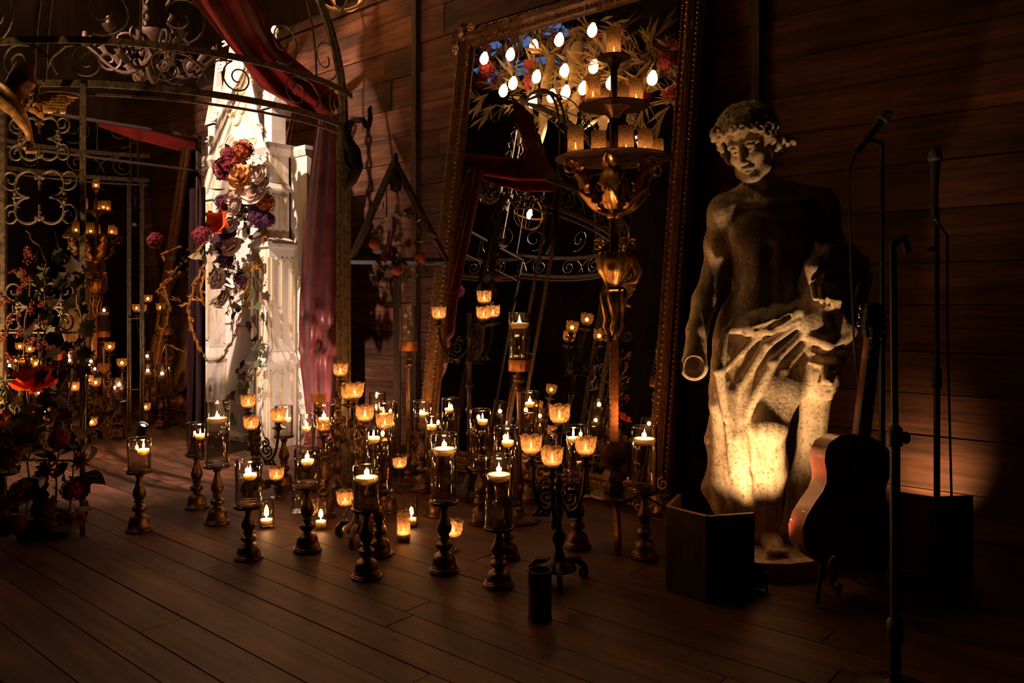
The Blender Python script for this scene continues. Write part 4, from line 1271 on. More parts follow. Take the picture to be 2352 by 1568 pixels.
candelabrum(592, 1150, [(570, 922, .02, 'topmost on the black candelabrum before the niche', True), (577, 972, -.09, 'lower left on the black candelabrum before the niche', True), (640, 955, -.05, 'right on the black candelabrum before the niche', True)],
            'iron', 'black wrought iron candelabrum with scroll arms in front of the white niche', '')
candelabrum(774, 1152, [(782, 850, .0, 'topmost of all, right of the drape', True), (800, 903, .09, 'behind another on the gilt candelabrum', True), (732, 920, .0, 'unlit, before the drape', False), (742, 976, -.08, 'below the unlit one before the drape', True)],
            'bronze', 'bronze candelabrum with scroll arms standing right of the plum drape', '')
candelabrum(822, 1250, [(815, 898, .02, 'topmost on the low dark-footed bronze candelabrum', True), (838, 950, -.06, 'lower left on the dark-footed bronze candelabrum', True), (884, 968, .0, 'right, on the dark-footed bronze candelabrum', True)],
            'bronze', 'bronze candelabrum with dark scroll foot behind the short front vase', '')
candelabrum(1283, 1345, [(1285, 952, .0, 'topmost on the dark candelabrum behind the tin can', True), (1220, 1022, .02, 'left on the dark candelabrum behind the tin can', True), (1268, 1050, -.1, 'front, on the dark candelabrum behind the tin can', True), (1345, 1025, .05, 'right on the dark candelabrum behind the tin can', True)],
            'iron', 'dark iron candelabrum with heavy foot standing behind the tin can', '')
candelabrum(1078, 1150, [(1008, 720, .04, 'leftmost and alone on the tall black candelabrum', True), (1112, 683, .0, 'highest, on the tall black candelabrum', True), (1111, 720, -.1, 'low front, on the tall black candelabrum', True), (1132, 716, .1, 'half hidden, on the tall black candelabrum', True)],
            'iron', 'tall black iron candelabrum with votives in front of the leaning mirror', '', .15)

# ------------------------------------------------------------------ tiered candelabrum
def tiered():
    Y = 3.66
    pos = Vector(((1410 - CXP) * Y / FPX, Y, 0))
    k = Y / FPX
    zz = lambda y: HC + (HOR - y) * k
    t = thing('tiered_candelabrum', 'tall gilt three-tier candelabrum with acanthus leaves and tripod feet before the mirror', 'candelabrum', pos)
    G, B = M['gold'], M['bronze']
    tiers = [(zz(131), .078), (zz(243), .165), (zz(364), .275)]
    for z, r in tiers:
        MB().lathe([(0, z - .012), (r * .5, z - .01), (r * .98, z - .006), (r, z - .003), (r, z), (r * .97, z + .001), (0, z + .001)], 48).build('tier_plate', B, t, True, 30)
    MB().lathe([(.035, tiers[1][0] + .001), (.02, tiers[1][0] + .02), (.0165, tiers[1][0] + .05), (.0165, tiers[0][0] - .06), (.03, tiers[0][0] - .03), (.045, tiers[0][0] - .011)], 14).build('upper_post', B, t)
    MB().lathe([(.04, tiers[2][0] + .001), (.026, tiers[2][0] + .02), (.022, tiers[2][0] + .06), (.022, tiers[1][0] - .06), (.05, tiers[1][0] - .03), (.09, tiers[1][0] - .011)], 14).build('middle_post', B, t)
    zb, zm, zk = zz(490), zz(655), zz(780)
    # square post with nailed edges
    sq_ = MB().b2(-.019, .019, -.019, .019, zz(1100), zb).build('square_post', M['copper'], t, False)
    m = MB()
    for i in range(26):
        z = zz(1090) + (zk - zz(1090)) * i / 25
        for sx in (-1, 1): m.ball((sx * .019, -.019, z), .0042, 5, 4)
    o = m.build('nail_heads', B, sq_); o['kind'] = 'stuff'
    # acanthus arms under the big plate
    for j in range(6):
        a = j * PI / 3 + .26
        e = Vector((math.cos(a), math.sin(a), 0)); s_ = Vector((-e.y, e.x, 0))
        g = lambda u, v: e * u + Vector((0, 0, v))
        pts = bez(g(.02, zb), g(.2, zb + .0), g(.13, zb + .2), g(.2, tiers[2][0] - .03), 14)
        m = MB().tube(pts, .008, 6)
        tip = [g(u, v) for u, v in spiral((.215, tiers[2][0] - .05), .035, .008, -1.1, 2.2, 12)]
        m.tube(tip, .007, 6)
        m.build('arm', G, t)
        for (i0, i1, wd) in ((2, 6, .045), (6, 10, .05), (10, 14, .035)):
            def fn(u, v, i0=i0, i1=i1, wd=wd):
                q = i0 + (i1 - i0) * v
                i = min(int(q), len(pts) - 2); c = pts[i].lerp(pts[i + 1], q - i)
                w = wd * math.sin(PI * min(1, .12 + .88 * v)) ** .7 * (1 + .18 * math.sin(v * 20))
                a_ = (u - .5) * 2
                return c + s_ * (a_ * w) + e * (.012 + .03 * v ** 3 - .02 * a_ * a_ + .004 * math.cos(a_ * 9)) + Vector((0, 0, .02 * v))
            MB().grid(fn, 8, 8, .003).build('acanthus_leaf', G, t, True, 70)
    MB().lathe([(.0, zb - .03), (.03, zb - .025), (.04, zb - .01), (.04, zb), (.024, zb + .012), (.03, zb + .04), (.02, zb + .07), (.022, tiers[2][0] - .02), (.06, tiers[2][0] - .011)], 12).build('hub', G, t)
    # middle acanthus knot with collar
    for j in range(5):
        a = j * 2 * PI / 5 - 1.2
        e = Vector((math.cos(a), math.sin(a), 0)); s_ = Vector((-e.y, e.x, 0))
        def fn(u, v):
            a_ = (u - .5) * 2
            w = .05 * math.sin(PI * (.1 + .8 * v)) ** .6 * (1 + .15 * math.sin(v * 22))
            r = .025 + .055 * math.sin(v * PI * .9) + .035 * v ** 4
            z = zm - .01 + .21 * v - .05 * v ** 6
            return e * (r - .015 * a_ * a_ + .005 * math.cos(a_ * 10)) + s_ * (a_ * w) + Vector((0, 0, z))
        MB().grid(fn, 8, 12, .003).build('acanthus_leaf', G, t, True, 70)
        c = e * .085 + Vector((0, 0, zm + .19))
        MB().tube([c + e * u + Vector((0, 0, v)) for u, v in spiral((0, 0), .028, .006, 1.2, 1.0, 14)], .007, 5).build('curl', G, t)
    for j in range(2):
        a = -.3 + j * .5
        e = Vector((math.cos(a), math.sin(a), 0))
        MB().tube([e * r + Vector((0, 0, z)) for r, z in [(.03, zm + .14), (.09, zm + .12), (.115, zm + .06), (.1, zm + .02), (.05, zm + .01)]], [.01, .018, .02, .016, .006], 8, flat=.5).build('curl', G, t)
    MB().frustum(-.03, .03, -.03, .03, zm - .035, -.04, .04, -.04, .04, zm - .02).b2(-.032, .032, -.032, .032, zm - .02, zm).frustum(-.04, .04, -.04, .04, zm, -.03, .03, -.03, .03, zm + .012).build('collar', G, t, False)
    # carved lower baluster
    MB().lathe([(.022, zk), (.03, zk + .02), (.036, zk + .05), (.026, zk + .09), (.034, zk + .13), (.046, zk + .19), (.04, zk + .22), (.024, zk + .235)], 16).build('baluster', B, t)
    for j in range(6):
        a = j * PI / 3
        e = Vector((math.cos(a), math.sin(a), 0)); s_ = Vector((-e.y, e.x, 0))
        MB().tube([e * r + Vector((0, 0, z)) + s_ * w for r, z, w in [(.03, zk + .02, 0), (.042, zk + .06, .01), (.036, zk + .1, .018), (.046, zk + .15, .012), (.056, zk + .2, 0), (.06, zk + .225, 0)]], [.005, .011, .012, .012, .01, .004], 6).build('carved_leaf', G, t)
        if j % 2 == 0:
            c = e * .06 + Vector((0, 0, zk + .02))
            MB().tube([c + e * u + Vector((0, 0, v)) for u, v in spiral((0, 0), .03, .006, 1.3, PI, 14)], .008, 6).build('curl', B, t)
    # base: leaf cluster, hexagonal block, pierced shield and strap feet
    z0 = zz(1095)
    for j in range(7):
        a = j * 2 * PI / 7
        e = Vector((math.cos(a), math.sin(a), 0)); s_ = Vector((-e.y, e.x, 0))
        def fn(u, v):
            a_ = (u - .5) * 2
            w = .034 * math.sin(PI * (.1 + .8 * v)) ** .6
            return e * (.025 + .05 * math.sin(v * PI * .8) + .05 * v ** 5 - .01 * a_ * a_) + s_ * (a_ * w) + Vector((0, 0, z0 + .03 + .2 * v - .06 * v ** 6))
        MB().grid(fn, 6, 10, .003).build('acanthus_leaf', B, t, True, 70)
    MB().lathe([(.03, z0 - .075), (.052, z0 - .06), (.056, z0 - .045), (.04, z0 - .04), (.04, z0 - .02), (.06, z0 - .01), (.06, z0 + .01), (.036, z0 + .03), (.0, z0 + .04)], 6).build('hexagonal_block', B, t, False)
    MB().lathe([(.0, z0 - .13), (.04, z0 - .125), (.09, z0 - .1), (.11, z0 - .085), (.105, z0 - .078), (.03, z0 - .07)], 24).build('shield_base', B, t)
    for j in range(3):
        a = -PI / 2 - .07 + j * 2 * PI / 3
        e = Vector((math.cos(a), math.sin(a), 0)); s_ = Vector((-e.y, e.x, 0))
        zf = z0 - .1
        pts = [e * .04 + Vector((0, 0, zf)), e * .17 + Vector((0, 0, zf - .01)), e * .26 + Vector((0, 0, zf - .06)), e * .29 + Vector((0, 0, zf * .45)), e * .3 + Vector((0, 0, .006))]
        MB().tube(bez(pts[0], pts[1] + e * .06, pts[2] + e * .05, pts[4], 14), .016, 4, flat=.35, up=tuple(s_)).build('strap_foot', M['copper'], t, False)
    # mercury glass cylinders on the tiers
    names = []
    def cyl(x, ytop, ti, dep, h, r, w, lit=True, mat='mercury'):
        z, R = tiers[ti]
        p = Vector(((x - CXP) * (Y + dep) / FPX, Y + dep, z + .0015))
        v = thing('mercury_votive', 'speckled mercury glass cylinder votive, ' + w, 'votive', p, crnd.random() * 6, 'mercury glass votives on the tiers')
        put('glass', cached(('merc', h, r), lambda: MB().lathe([(0, 0), (r * .95, 0), (r, .003), (r, h), (r - .0022, h), (r - .0022, .007), (0, .005)], 28).mesh('glass', M['mercury'], True, 50)), v)
        if lit: tealight(v, .0055, .1)
    cyl(1410, 57, 0, 0, .132, .034, 'alone on the top tier')
    cyl(1362, 177, 1, -.07, .118, .035, 'leftmost on the middle tier')
    cyl(1384, 188, 1, .09, .1, .032, 'half hidden at back left of middle tier')
    cyl(1428, 166, 1, .09, .115, .034, 'at back right of the middle tier')
    cyl(1461, 174, 1, -.03, .115, .033, 'rightmost on the middle tier')
    cyl(1322, 295, 2, -.11, .125, .037, 'leftmost on the bottom tier')
    cyl(1375, 288, 2, -.02, .122, .036, 'second from left on the bottom tier')
    cyl(1438, 282, 2, -.1, .128, .036, 'centre front of the bottom tier')
    cyl(1482, 286, 2, -.05, .122, .036, 'second from right on the bottom tier')
    cyl(1508, 294, 2, .09, .105, .034, 'rightmost on the bottom tier, half hidden')
    cyl(1392, 300, 2, .16, .105, .034, 'rearmost on the bottom tier, behind the post')
tiered()

# rusty tin can in front
def can():
    p = F(1240, 1419)
    t = thing('tin_can', 'rusty dark tin can standing on the bare floor in front', 'can', p)
    r, h = .041, .168
    MB().lathe([(0, 0), (r, 0), (r + .002, .003), (r, .007), (r, h - .005), (r + .002, h - .002), (r, h), (r - .003, h), (r - .003, .008), (0, .006)], 28).build('can_wall', M['rust'], t)
    m = MB()
    for z in (.05, .085, .12): m.tube([(math.cos(q) * r, math.sin(q) * r, z) for q in [j * PI / 14 for j in range(28)]], .0018, 5, True)
    o = m.build('rib_rings', M['rust'], t); o['kind'] = 'stuff'
can()
# ------------------------------------------------------------------ limestone statue (signed-distance sculpt, surface nets)
class Sculpt:
    def __init__(s, lo, hi, h):
        s.lo, s.h = np.array(lo, float), h
        s.n = np.ceil((np.array(hi) - s.lo) / h).astype(int) + 1
        s.D = np.full(s.n, 0.5, np.float32)
    def win(s, lo, hi):
        a = np.maximum(np.floor((np.array(lo) - s.lo) / s.h).astype(int), 0)
        b = np.minimum(np.ceil((np.array(hi) - s.lo) / s.h).astype(int) + 1, s.n)
        if (b <= a).any(): return None
        ax = [s.lo[k] + s.h * np.arange(a[k], b[k]) for k in range(3)]
        X, Y, Z = np.meshgrid(*ax, indexing='ij')
        return (slice(a[0], b[0]), slice(a[1], b[1]), slice(a[2], b[2])), X, Y, Z
    def mix(s, sl, d, k, op):
        D = s.D[sl]
        if op == 'sub':
            d = -d
            h = np.clip(.5 - .5 * (d - D) / k, 0, 1)       # smooth max
            s.D[sl] = D * h + d * (1 - h) + k * h * (1 - h)
        else:
            h = np.clip(.5 + .5 * (D - d) / k, 0, 1)       # smooth min
            s.D[sl] = D * (1 - h) + d * h - k * h * (1 - h)
    def cap(s, a, b, ra, rb=None, k=.02, op='add'):
        rb = ra if rb is None else rb
        a, b = np.array(a, float), np.array(b, float)
        m = max(ra, rb) + k * 2 + .03
        w = s.win(np.minimum(a, b) - m, np.maximum(a, b) + m)
        if w is None: return s
        sl, X, Y, Z = w
        ab = b - a; L = ab.dot(ab) + 1e-12
        t = np.clip(((X - a[0]) * ab[0] + (Y - a[1]) * ab[1] + (Z - a[2]) * ab[2]) / L, 0, 1)
        d = np.sqrt((X - a[0] - t * ab[0]) ** 2 + (Y - a[1] - t * ab[1]) ** 2 + (Z - a[2] - t * ab[2]) ** 2) - (ra + (rb - ra) * t)
        s.mix(sl, d, k, op); return s
    def path(s, pts, rs, k=.02, op='add'):
        rs = rs if isinstance(rs, (list, tuple)) else [rs] * len(pts)
        for i in range(len(pts) - 1): s.cap(pts[i], pts[i + 1], rs[i], rs[i + 1], k, op)
        return s
    def ell(s, c, r, k=.02, op='add', rot=None):
        c = np.array(c, float); m = max(r) + k * 2 + .03
        w = s.win(c - m, c + m)
        if w is None: return s
        sl, X, Y, Z = w
        q = np.stack([X - c[0], Y - c[1], Z - c[2]])
        if rot is not None:
            q = np.tensordot(np.array(rot).T, q, axes=1)
        r = np.array(r, float)
        k0 = np.sqrt(sum((q[i] / r[i]) ** 2 for i in range(3))); k1 = np.sqrt(sum((q[i] / r[i] ** 2) ** 2 for i in range(3))) + 1e-9
        s.mix(sl, k0 * (k0 - 1) / k1, k, op); return s
    def mesh(s, off):
        D = s.D; n = np.array(D.shape)
        S = D < 0
        c = np.zeros(n - 1, int)
        for dx in (0, 1):
            for dy in (0, 1):
                for dz in (0, 1):
                    c += S[dx:n[0] - 1 + dx, dy:n[1] - 1 + dy, dz:n[2] - 1 + dz]
        act = (c > 0) & (c < 8)
        I = np.argwhere(act)
        idx = -np.ones(act.shape, int); idx[act] = np.arange(len(I))
        acc = np.zeros((len(I), 3)); cnt = np.zeros(len(I))
        for ax in range(3):
            o1, o2 = [q for q in range(3) if q != ax]
            for u in (0, 1):
                for v in (0, 1):
                    p = I.copy(); p[:, o1] += u; p[:, o2] += v
                    q = p.copy(); q[:, ax] += 1
                    da = D[p[:, 0], p[:, 1], p[:, 2]]; db = D[q[:, 0], q[:, 1], q[:, 2]]
                    m = (da < 0) != (db < 0)
                    t = np.where(m, da / np.where(da == db, 1, da - db), 0)
                    pt = p.astype(float); pt[:, ax] += t
                    acc[m] += pt[m]; cnt[m] += 1
        V = acc / cnt[:, None] * s.h + s.lo - np.array(off)
        Fs = []
        for ax in range(3):
            o1, o2 = (ax + 1) % 3, (ax + 2) % 3
            a = [slice(1, -1)] * 3; a[ax] = slice(0, -1)
            A = S[tuple(a)]
            b = list(a); b[ax] = slice(1, None)
            B = S[tuple(b)]
            E = np.argwhere(A != B)
            st = np.array([1, 1, 1]); st[ax] = 0
            E0 = E + st
            ins = A[tuple(E.T)]
            def cell(d1, d2):
                q = E0.copy(); q[:, o1] -= d1; q[:, o2] -= d2
                return idx[q[:, 0], q[:, 1], q[:, 2]]
            quad = np.stack([cell(1, 1), cell(0, 1), cell(0, 0), cell(1, 0)], 1)
            quad[~ins] = quad[~ins][:, ::-1]
            Fs.append(quad)
        Q = np.concatenate(Fs)
        Q = Q[(Q >= 0).all(1)]
        return V, Q
def np_mesh(name, V, Q, mat):
    me = bpy.data.meshes.new(name)
    me.vertices.add(len(V)); me.vertices.foreach_set('co', V.astype(np.float32).ravel())
    me.loops.add(Q.size); me.loops.foreach_set('vertex_index', Q.astype(np.int32).ravel())
    me.polygons.add(len(Q)); me.polygons.foreach_set('loop_start', (np.arange(len(Q)) * 4).astype(np.int32))
    me.update(calc_edges=True); me.validate()
    me.materials.append(mat); me.shade_smooth()
    return me

def statue():
    YS = 3.32
    Q = lambda x, y, d=0.0: tuple(P(x, y, YS + d))
    base = Vector((1.09, YS, 0))
    S = Sculpt((.70, YS - .36, .05), (1.56, YS + .26, 2.0), .0047)
    # trunk
    S.ell(Q(1772, 535, .0), (.185, .105, .175), .03)
    S.ell(Q(1768, 640, -.005), (.158, .107, .19), .06)
    S.ell(Q(1745, 735, .0), (.175, .12, .13), .06)
    S.ell(Q(1722, 535, -.07), (.082, .03, .07), .06).ell(Q(1822, 530, -.07), (.082, .03, .07), .06)     # chest
    S.ell(Q(1765, 690, -.085), (.095, .03, .075), .04)                                                       # belly
    for x, y in ((1745, 600), (1790, 598), (1746, 640), (1788, 640)): S.ell(Q(x, y, -.085), (.036, .02, .033), .03)
    S.cap(Q(1766, 570, -.118), Q(1764, 690, -.125), .012, .012, .03, 'sub')
    S.ell(Q(1763, 703, -.125), (.012, .018, .014), .015, 'sub')                                              # navel
    S.cap(Q(1688, 468, -.05), Q(1755, 472, -.075), .018, .016, .025).cap(Q(1765, 472, -.075), Q(1860, 462, -.05), .016, .018, .025)  # collar bones
    S.cap(Q(1752, 455, .0), Q(1736, 375, -.02), .068, .06, .03)                                              # neck
    S.cap(Q(1750, 432, .03), Q(1672, 470, .02), .055, .05, .04).cap(Q(1750, 432, .03), Q(1880, 462, .02), .055, .055, .04)
    S.ell(Q(1664, 490, .0), (.068, .072, .08), .035).ell(Q(1888, 480, .01), (.068, .075, .085), .035)
    # viewer-left arm, ends in a broken flared stump
    S.path([Q(1662, 490, .01), Q(1650, 560, .02), Q(1640, 625, .04)], [.062, .056, .046], .03)
    S.path([Q(1640, 625, .04), Q(1618, 690, .0), Q(1601, 760, -.03), Q(1598, 800, -.05)], [.047, .05, .042, .04], .025)
    S.path([Q(1598, 795, -.05), Q(1594, 842, -.08)], [.04, .058], .02)
    S.path([Q(1592, 848, -.15), Q(1594, 838, -.1)], [.05, .036], .01, 'sub')
    # viewer-right arm, bent
    S.path([Q(1890, 485, .01), Q(1908, 560, .03), Q(1915, 615, .03)], [.062, .054, .05], .03)
    S.path([Q(1915, 615, .03), Q(1925, 650, -.08), Q(1905, 675, -.16)], [.05, .046, .036], .03)
    S.ell(Q(1898, 668, -.17), (.045, .035, .04), .02)
    for k in range(4): S.path([Q(1885 + k * 13, 662, -.19), Q(1888 + k * 13, 690, -.215), Q(1889 + k * 12, 708, -.2)], [.013, .012, .01], .006)
    S.path([Q(1868, 655, -.17), Q(1872, 685, -.2)], [.014, .011], .01)
    # cloth looped over the forearm
    S.path([Q(1838, 672, -.1), Q(1868, 615, -.14), Q(1905, 583, -.13), Q(1945, 578, -.1), Q(1975, 605, -.06), Q(1984, 645, -.04), Q(1976, 690, -.05), Q(1955, 722, -.07)], [.026, .036, .04, .038, .034, .03, .026, .016], .016)
    S.path([Q(1958, 640, -.06), Q(1950, 680, -.09), Q(1938, 715, -.1)], [.022, .018, .01], .012)
    S.path([Q(1900, 610, -.16), Q(1945, 605, -.14), Q(1962, 650, -.1)], [.012, .012, .01], .01, 'sub')
    # round vessel under the hand with a dark slit
    S.ell(Q(1900, 742, -.13), (.128, .085, .108), .014)
    S.ell(Q(1898, 735, -.235), (.085, .05, .072), .02, 'sub')
    S.ell(Q(1885, 738, -.16), (.05, .04, .06), .02)
    S.path([Q(1900, 690, -.22), Q(1908, 735, -.2), Q(1922, 772, -.2)], [.008, .024, .01], .006, 'sub')
    S.path([Q(1935, 772, -.18), Q(1900, 788, -.2), Q(1865, 775, -.18)], [.02, .026, .018], .015)
    # carved mask below
    S.ell(Q(1886, 855, -.1), (.078, .075, .11), .02)
    S.path([Q(1893, 835, -.17), Q(1896, 872, -.19)], [.012, .019], .012)
    S.ell(Q(1884, 878, -.18), (.013, .012, .011), .008).ell(Q(1907, 878, -.175), (.013, .012, .011), .008)
    S.path([Q(1862, 832, -.165), Q(1886, 838, -.17)], .01, .012).path([Q(1900, 838, -.17), Q(1918, 832, -.15)], .01, .012)
    S.ell(Q(1873, 847, -.17), (.014, .016, .01), .008, 'sub').ell(Q(1911, 847, -.16), (.013, .016, .01), .008, 'sub')
    S.path([Q(1878, 897, -.16), Q(1896, 899, -.165), Q(1910, 896, -.155)], .008, .006, 'sub')
    r = random.Random(3)
    for k in range(22):
        y = 800 + k * 5.2
        S.ell(Q(1926 + r.uniform(-6, 16) * (1 - k / 24) - k * 1.1, y, -.1 + r.uniform(-.04, .04)), (.019, .02, .017), .007)
    for k in range(9): S.ell(Q(1862 + k * 8, 806 + r.uniform(-5, 5), -.15 + .03 * abs(k - 4) / 4), (.018, .018, .016), .007)
    # pillar of cloth and trunk support
    S.path([Q(1872, 905, -.03), Q(1866, 1000, .0), Q(1850, 1120, .0), Q(1842, 1240, .02)], [.062, .055, .07, .09], .04)
    S.path([Q(1898, 900, -.07), Q(1890, 1000, -.05), Q(1872, 1090, -.04), Q(1858, 1150, -.05)], [.022, .018, .03, .034], .02)
    S.path([Q(1880, 1050, -.06), Q(1868, 1120, -.07), Q(1848, 1180, -.07)], [.016, .026, .022], .015)
    # legs
    S.path([Q(1800, 785, -.01), Q(1786, 880, -.07), Q(1768, 970, -.12)], [.118, .1, .073], .05)
    S.ell(Q(1764, 985, -.145), (.058, .05, .058), .03)
    S.path([Q(1768, 985, -.11), Q(1772, 1080, -.055), Q(1770, 1180, -.03), Q(1768, 1222, -.02)], [.062, .06, .041, .038], .03)
    S.ell(Q(1778, 1060, -.01), (.054, .052, .105), .03)
    S.path([Q(1768, 1232, .01), Q(1776, 1250, -.08), Q(1783, 1262, -.155)], [.04, .038, .03], .02)
    S.ell(Q(1752, 1225, -.02), (.014, .016, .016), .012)
    for k, (dx, L) in enumerate(((0, .05), (11, .047), (20, .04), (28, .033), (35, .026))):
        S.path([Q(1768 + dx, 1262, -.16), Q(1767 + dx * 1.15, 1268, -.16 - L)], [.0145 - k * .0012, .0125 - k * .001], .004)
    S.path([Q(1705, 790, .0), Q(1690, 900, -.02), Q(1692, 1020, .0), Q(1712, 1120, .01), Q(1716, 1215, .02)], [.125, .1, .085, .072, .066], .05)
    # draped cloth: roll across the hip, fan of folds, long hanging folds
    S.path([Q(1862, 665, -.1), Q(1825, 712, -.145), Q(1780, 738, -.17), Q(1725, 752, -.17), Q(1668, 757, -.12)], [.024, .032, .034, .03, .016], .014)
    S.path([Q(1790, 715, -.13), Q(1740, 735, -.14), Q(1690, 745, -.12)], [.03, .034, .026], .02)
    S.path([Q(1830, 735, -.155), Q(1770, 760, -.18), Q(1712, 767, -.17)], [.014, .016, .01], .01)
    S.path([Q(1812, 726, -.18), Q(1770, 748, -.205), Q(1735, 756, -.2)], [.008, .012, .006], .008, 'sub')
    for (x0, y0, x1, y1, x2, y2, rr) in ((1845, 735, 1760, 790, 1690, 905, .02), (1848, 760, 1775, 830, 1705, 960, .019), (1838, 720, 1740, 770, 1664, 850, .016), (1852, 790, 1800, 850, 1728, 985, .016), (1665, 765, 1652, 850, 1668, 960, .022)):
        S.path([Q(x0, y0, -.14), Q(x1, y1, -.155), Q(x2, y2, -.115)], [rr * .7, rr, rr * .8], .014)
    for (pts, rs) in (
        ([(1655, 830, -.03), (1652, 930, -.05), (1655, 1010, -.04), (1650, 1100, -.04), (1662, 1160, -.03)], [.04, .04, .036, .045, .05]),
        ([(1645, 960, .0), (1638, 1010, .0), (1642, 1060, .01), (1634, 1120, .0), (1655, 1165, .0)], [.03, .034, .026, .04, .036]),
        ([(1682, 900, -.1), (1692, 1000, -.1), (1706, 1100, -.08), (1716, 1175, -.06)], [.026, .034, .036, .034]),
        ([(1712, 930, -.095), (1720, 1020, -.07), (1728, 1110, -.05), (1732, 1190, -.03)], [.022, .024, .026, .024]),
        ([(1668, 880, -.09), (1672, 980, -.085), (1682, 1080, -.07), (1694, 1170, -.05)], [.018, .02, .022, .024]),
        ([(1698, 880, -.12), (1704, 960, -.115), (1716, 1060, -.1)], [.012, .014, .012]),
        ([(1735, 1000, -.09), (1742, 1090, -.06), (1744, 1180, -.03)], [.016, .02, .02])):
        S.path([Q(*p) for p in pts], rs, .016)
    for (pts, rr) in (([(1668, 900, -.13), (1676, 1000, -.125), (1690, 1100, -.115), (1702, 1172, -.1)], .009), ([(1702, 930, -.15), (1710, 1020, -.14), (1722, 1110, -.12)], .009), ([(1660, 960, -.09), (1664, 1050, -.085), (1676, 1150, -.08)], .008), ([(1725, 850, -.175), (1700, 920, -.16)], .008)):
        S.path([Q(*p) for p in pts], rr, .008, 'sub')
    # head in its own frame (face toward -y), then turned left, bowed and tilted
    HCn = np.array(Q(1721, 337, -.05)); HS = 1.09
    Rh = np.array(Matrix.Rotation(math.radians(-34), 3, 'Z') @ Matrix.Rotation(math.radians(21), 3, 'X') @ Matrix.Rotation(math.radians(-10), 3, 'Y'))
    H = lambda x, y, z: HCn + Rh @ (np.array((x, y, z)) * HS)
    he = lambda c, r, k=.015, op='add': S.ell(H(*c), tuple(q * HS for q in r), k, op, Rh)
    hp = lambda pts, rs, k=.01, op='add': S.path([H(*p) for p in pts], [q * HS for q in rs] if isinstance(rs, (list, tuple)) else rs * HS, k, op)
    he((0, .015, .045), (.076, .096, .086), .02)
    he((0, -.03, -.02), (.061, .062, .098), .025)
    for s_ in (-1, 1):
        hp([(s_ * .06, .0, -.045), (s_ * .045, -.035, -.085), (s_ * .018, -.07, -.107)], [.02, .02, .018], .02)
        hp([(s_ * .012, -.086, .026), (s_ * .034, -.081, .032), (s_ * .055, -.06, .022)], [.008, .009, .008], .01)
        he((s_ * .029, -.096, .009), (.017, .014, .012), .01, 'sub')
        he((s_ * .029, -.077, .008), (.0145, .012, .011), .005)
        hp([(s_ * .013, -.086, .011), (s_ * .029, -.093, .019), (s_ * .046, -.08, .012)], .004, .004)
        hp([(s_ * .014, -.085, .003), (s_ * .029, -.09, -.003), (s_ * .045, -.078, .003)], .0032, .004)
        he((s_ * .04, -.062, -.026), (.023, .019, .02), .018)
        he((s_ * .011, -.108, -.041), (.009, .009, .007), .005)
        hp([(s_ * .02, -.093, -.045), (s_ * .03, -.08, -.066)], .003, .008, 'sub')
    hp([(0, -.086, .028), (0, -.102, -.012), (0, -.117, -.036)], [.0085, .0105, .0125], .008)
    he((0, -.116, -.038), (.011, .009, .009), .006)
    hp([(-.023, -.084, -.067), (-.008, -.097, -.0635), (0, -.098, -.065), (.008, -.097, -.0635), (.023, -.084, -.067)], [.004, .0065, .006, .0065, .004], .005)
    hp([(-.019, -.085, -.076), (0, -.097, -.079), (.019, -.085, -.076)], [.004, .008, .004], .005)
    hp([(-.026, -.092, -.071), (0, -.106, -.0715), (.026, -.092, -.071)], .0028, .003, 'sub')
    he((0, -.08, -.108), (.022, .018, .017), .014)
    # hair: cap plus coils
    he((0, .02, .072), (.092, .106, .072), .02)
    he((.035, .045, .03), (.07, .08, .07), .02)
    r = random.Random(11)
    def coil(c, n_, R0):
        n_ = np.array(n_) / np.linalg.norm(n_)
        a_ = np.cross(n_, (0.3, .2, 1.0)); a_ /= np.linalg.norm(a_); b_ = np.cross(n_, a_)
        ph = r.random() * 6
        prev = None
        for j in range(9):
            q_ = ph + j * .78
            rr = R0 * (1 - j * .075)
            p_ = np.array(c) + (a_ * math.cos(q_) + b_ * math.sin(q_)) * rr + n_ * (.012 + .0012 * j)
            if prev is not None: hp([tuple(prev), tuple(p_)], [R0 * .5, R0 * .48], .003)
            prev = p_
    cnt = 0
    for k in range(64):
        th = k * 2.39996; zc_ = 1 - (k + .5) / 64 * 1.25
        ph = math.acos(max(-1, zc_))
        n_ = np.array((math.sin(ph) * math.cos(th), math.sin(ph) * math.sin(th), math.cos(ph)))
        c = np.array((0, .02, .06)) + n_ * np.array((.092, .108, .082))
        if n_[1] < -.35 and c[2] < .075: continue                 # keep the face clear
        coil(c, n_, r.uniform(.019, .025))
    for (x, y, z) in ((-.07, -.06, .062), (-.05, -.085, .078), (-.025, -.096, .084), (.002, -.1, .088), (.028, -.094, .084), (.052, -.082, .074), (.07, -.06, .06), (-.08, -.035, .035), (.08, -.038, .036), (.085, -.012, .008), (-.08, -.015, .005), (.088, .012, -.02), (-.078, .01, -.025), (.1, .04, -.01), (.115, .05, -.022), (.13, .055, -.03), (.085, .05, -.045), (-.09, -.05, .075), (-.07, -.085, .09)):
        coil((x, y, z), (x * 6, y * 6, (z - .03) * 5), r.uniform(.015, .02))
    V, F_ = S.mesh(base)
    t = thing('stone_statue', 'weathered limestone statue of a draped curly-haired youth beside a carved mask', 'statue', base)
    put('figure', np_mesh('figure', V, F_, M['stone']), t)
    m = MB(); n = 28
    out = []
    for k in range(n):
        a = 2 * PI * k / n
        rr = 1 + .06 * math.sin(3 * a + 1) + .04 * math.sin(7 * a)
        out.append((.26 * rr * math.copysign(abs(math.cos(a)) ** .6, math.cos(a)), .27 * rr * math.copysign(abs(math.sin(a)) ** .6, math.sin(a))))
    m.prism(out, lambda u, v, w: Vector((u - .02, v + .02, w)), 0, .075)
    m.build('base_slab', M['stone'], t, True, 40)
statue()
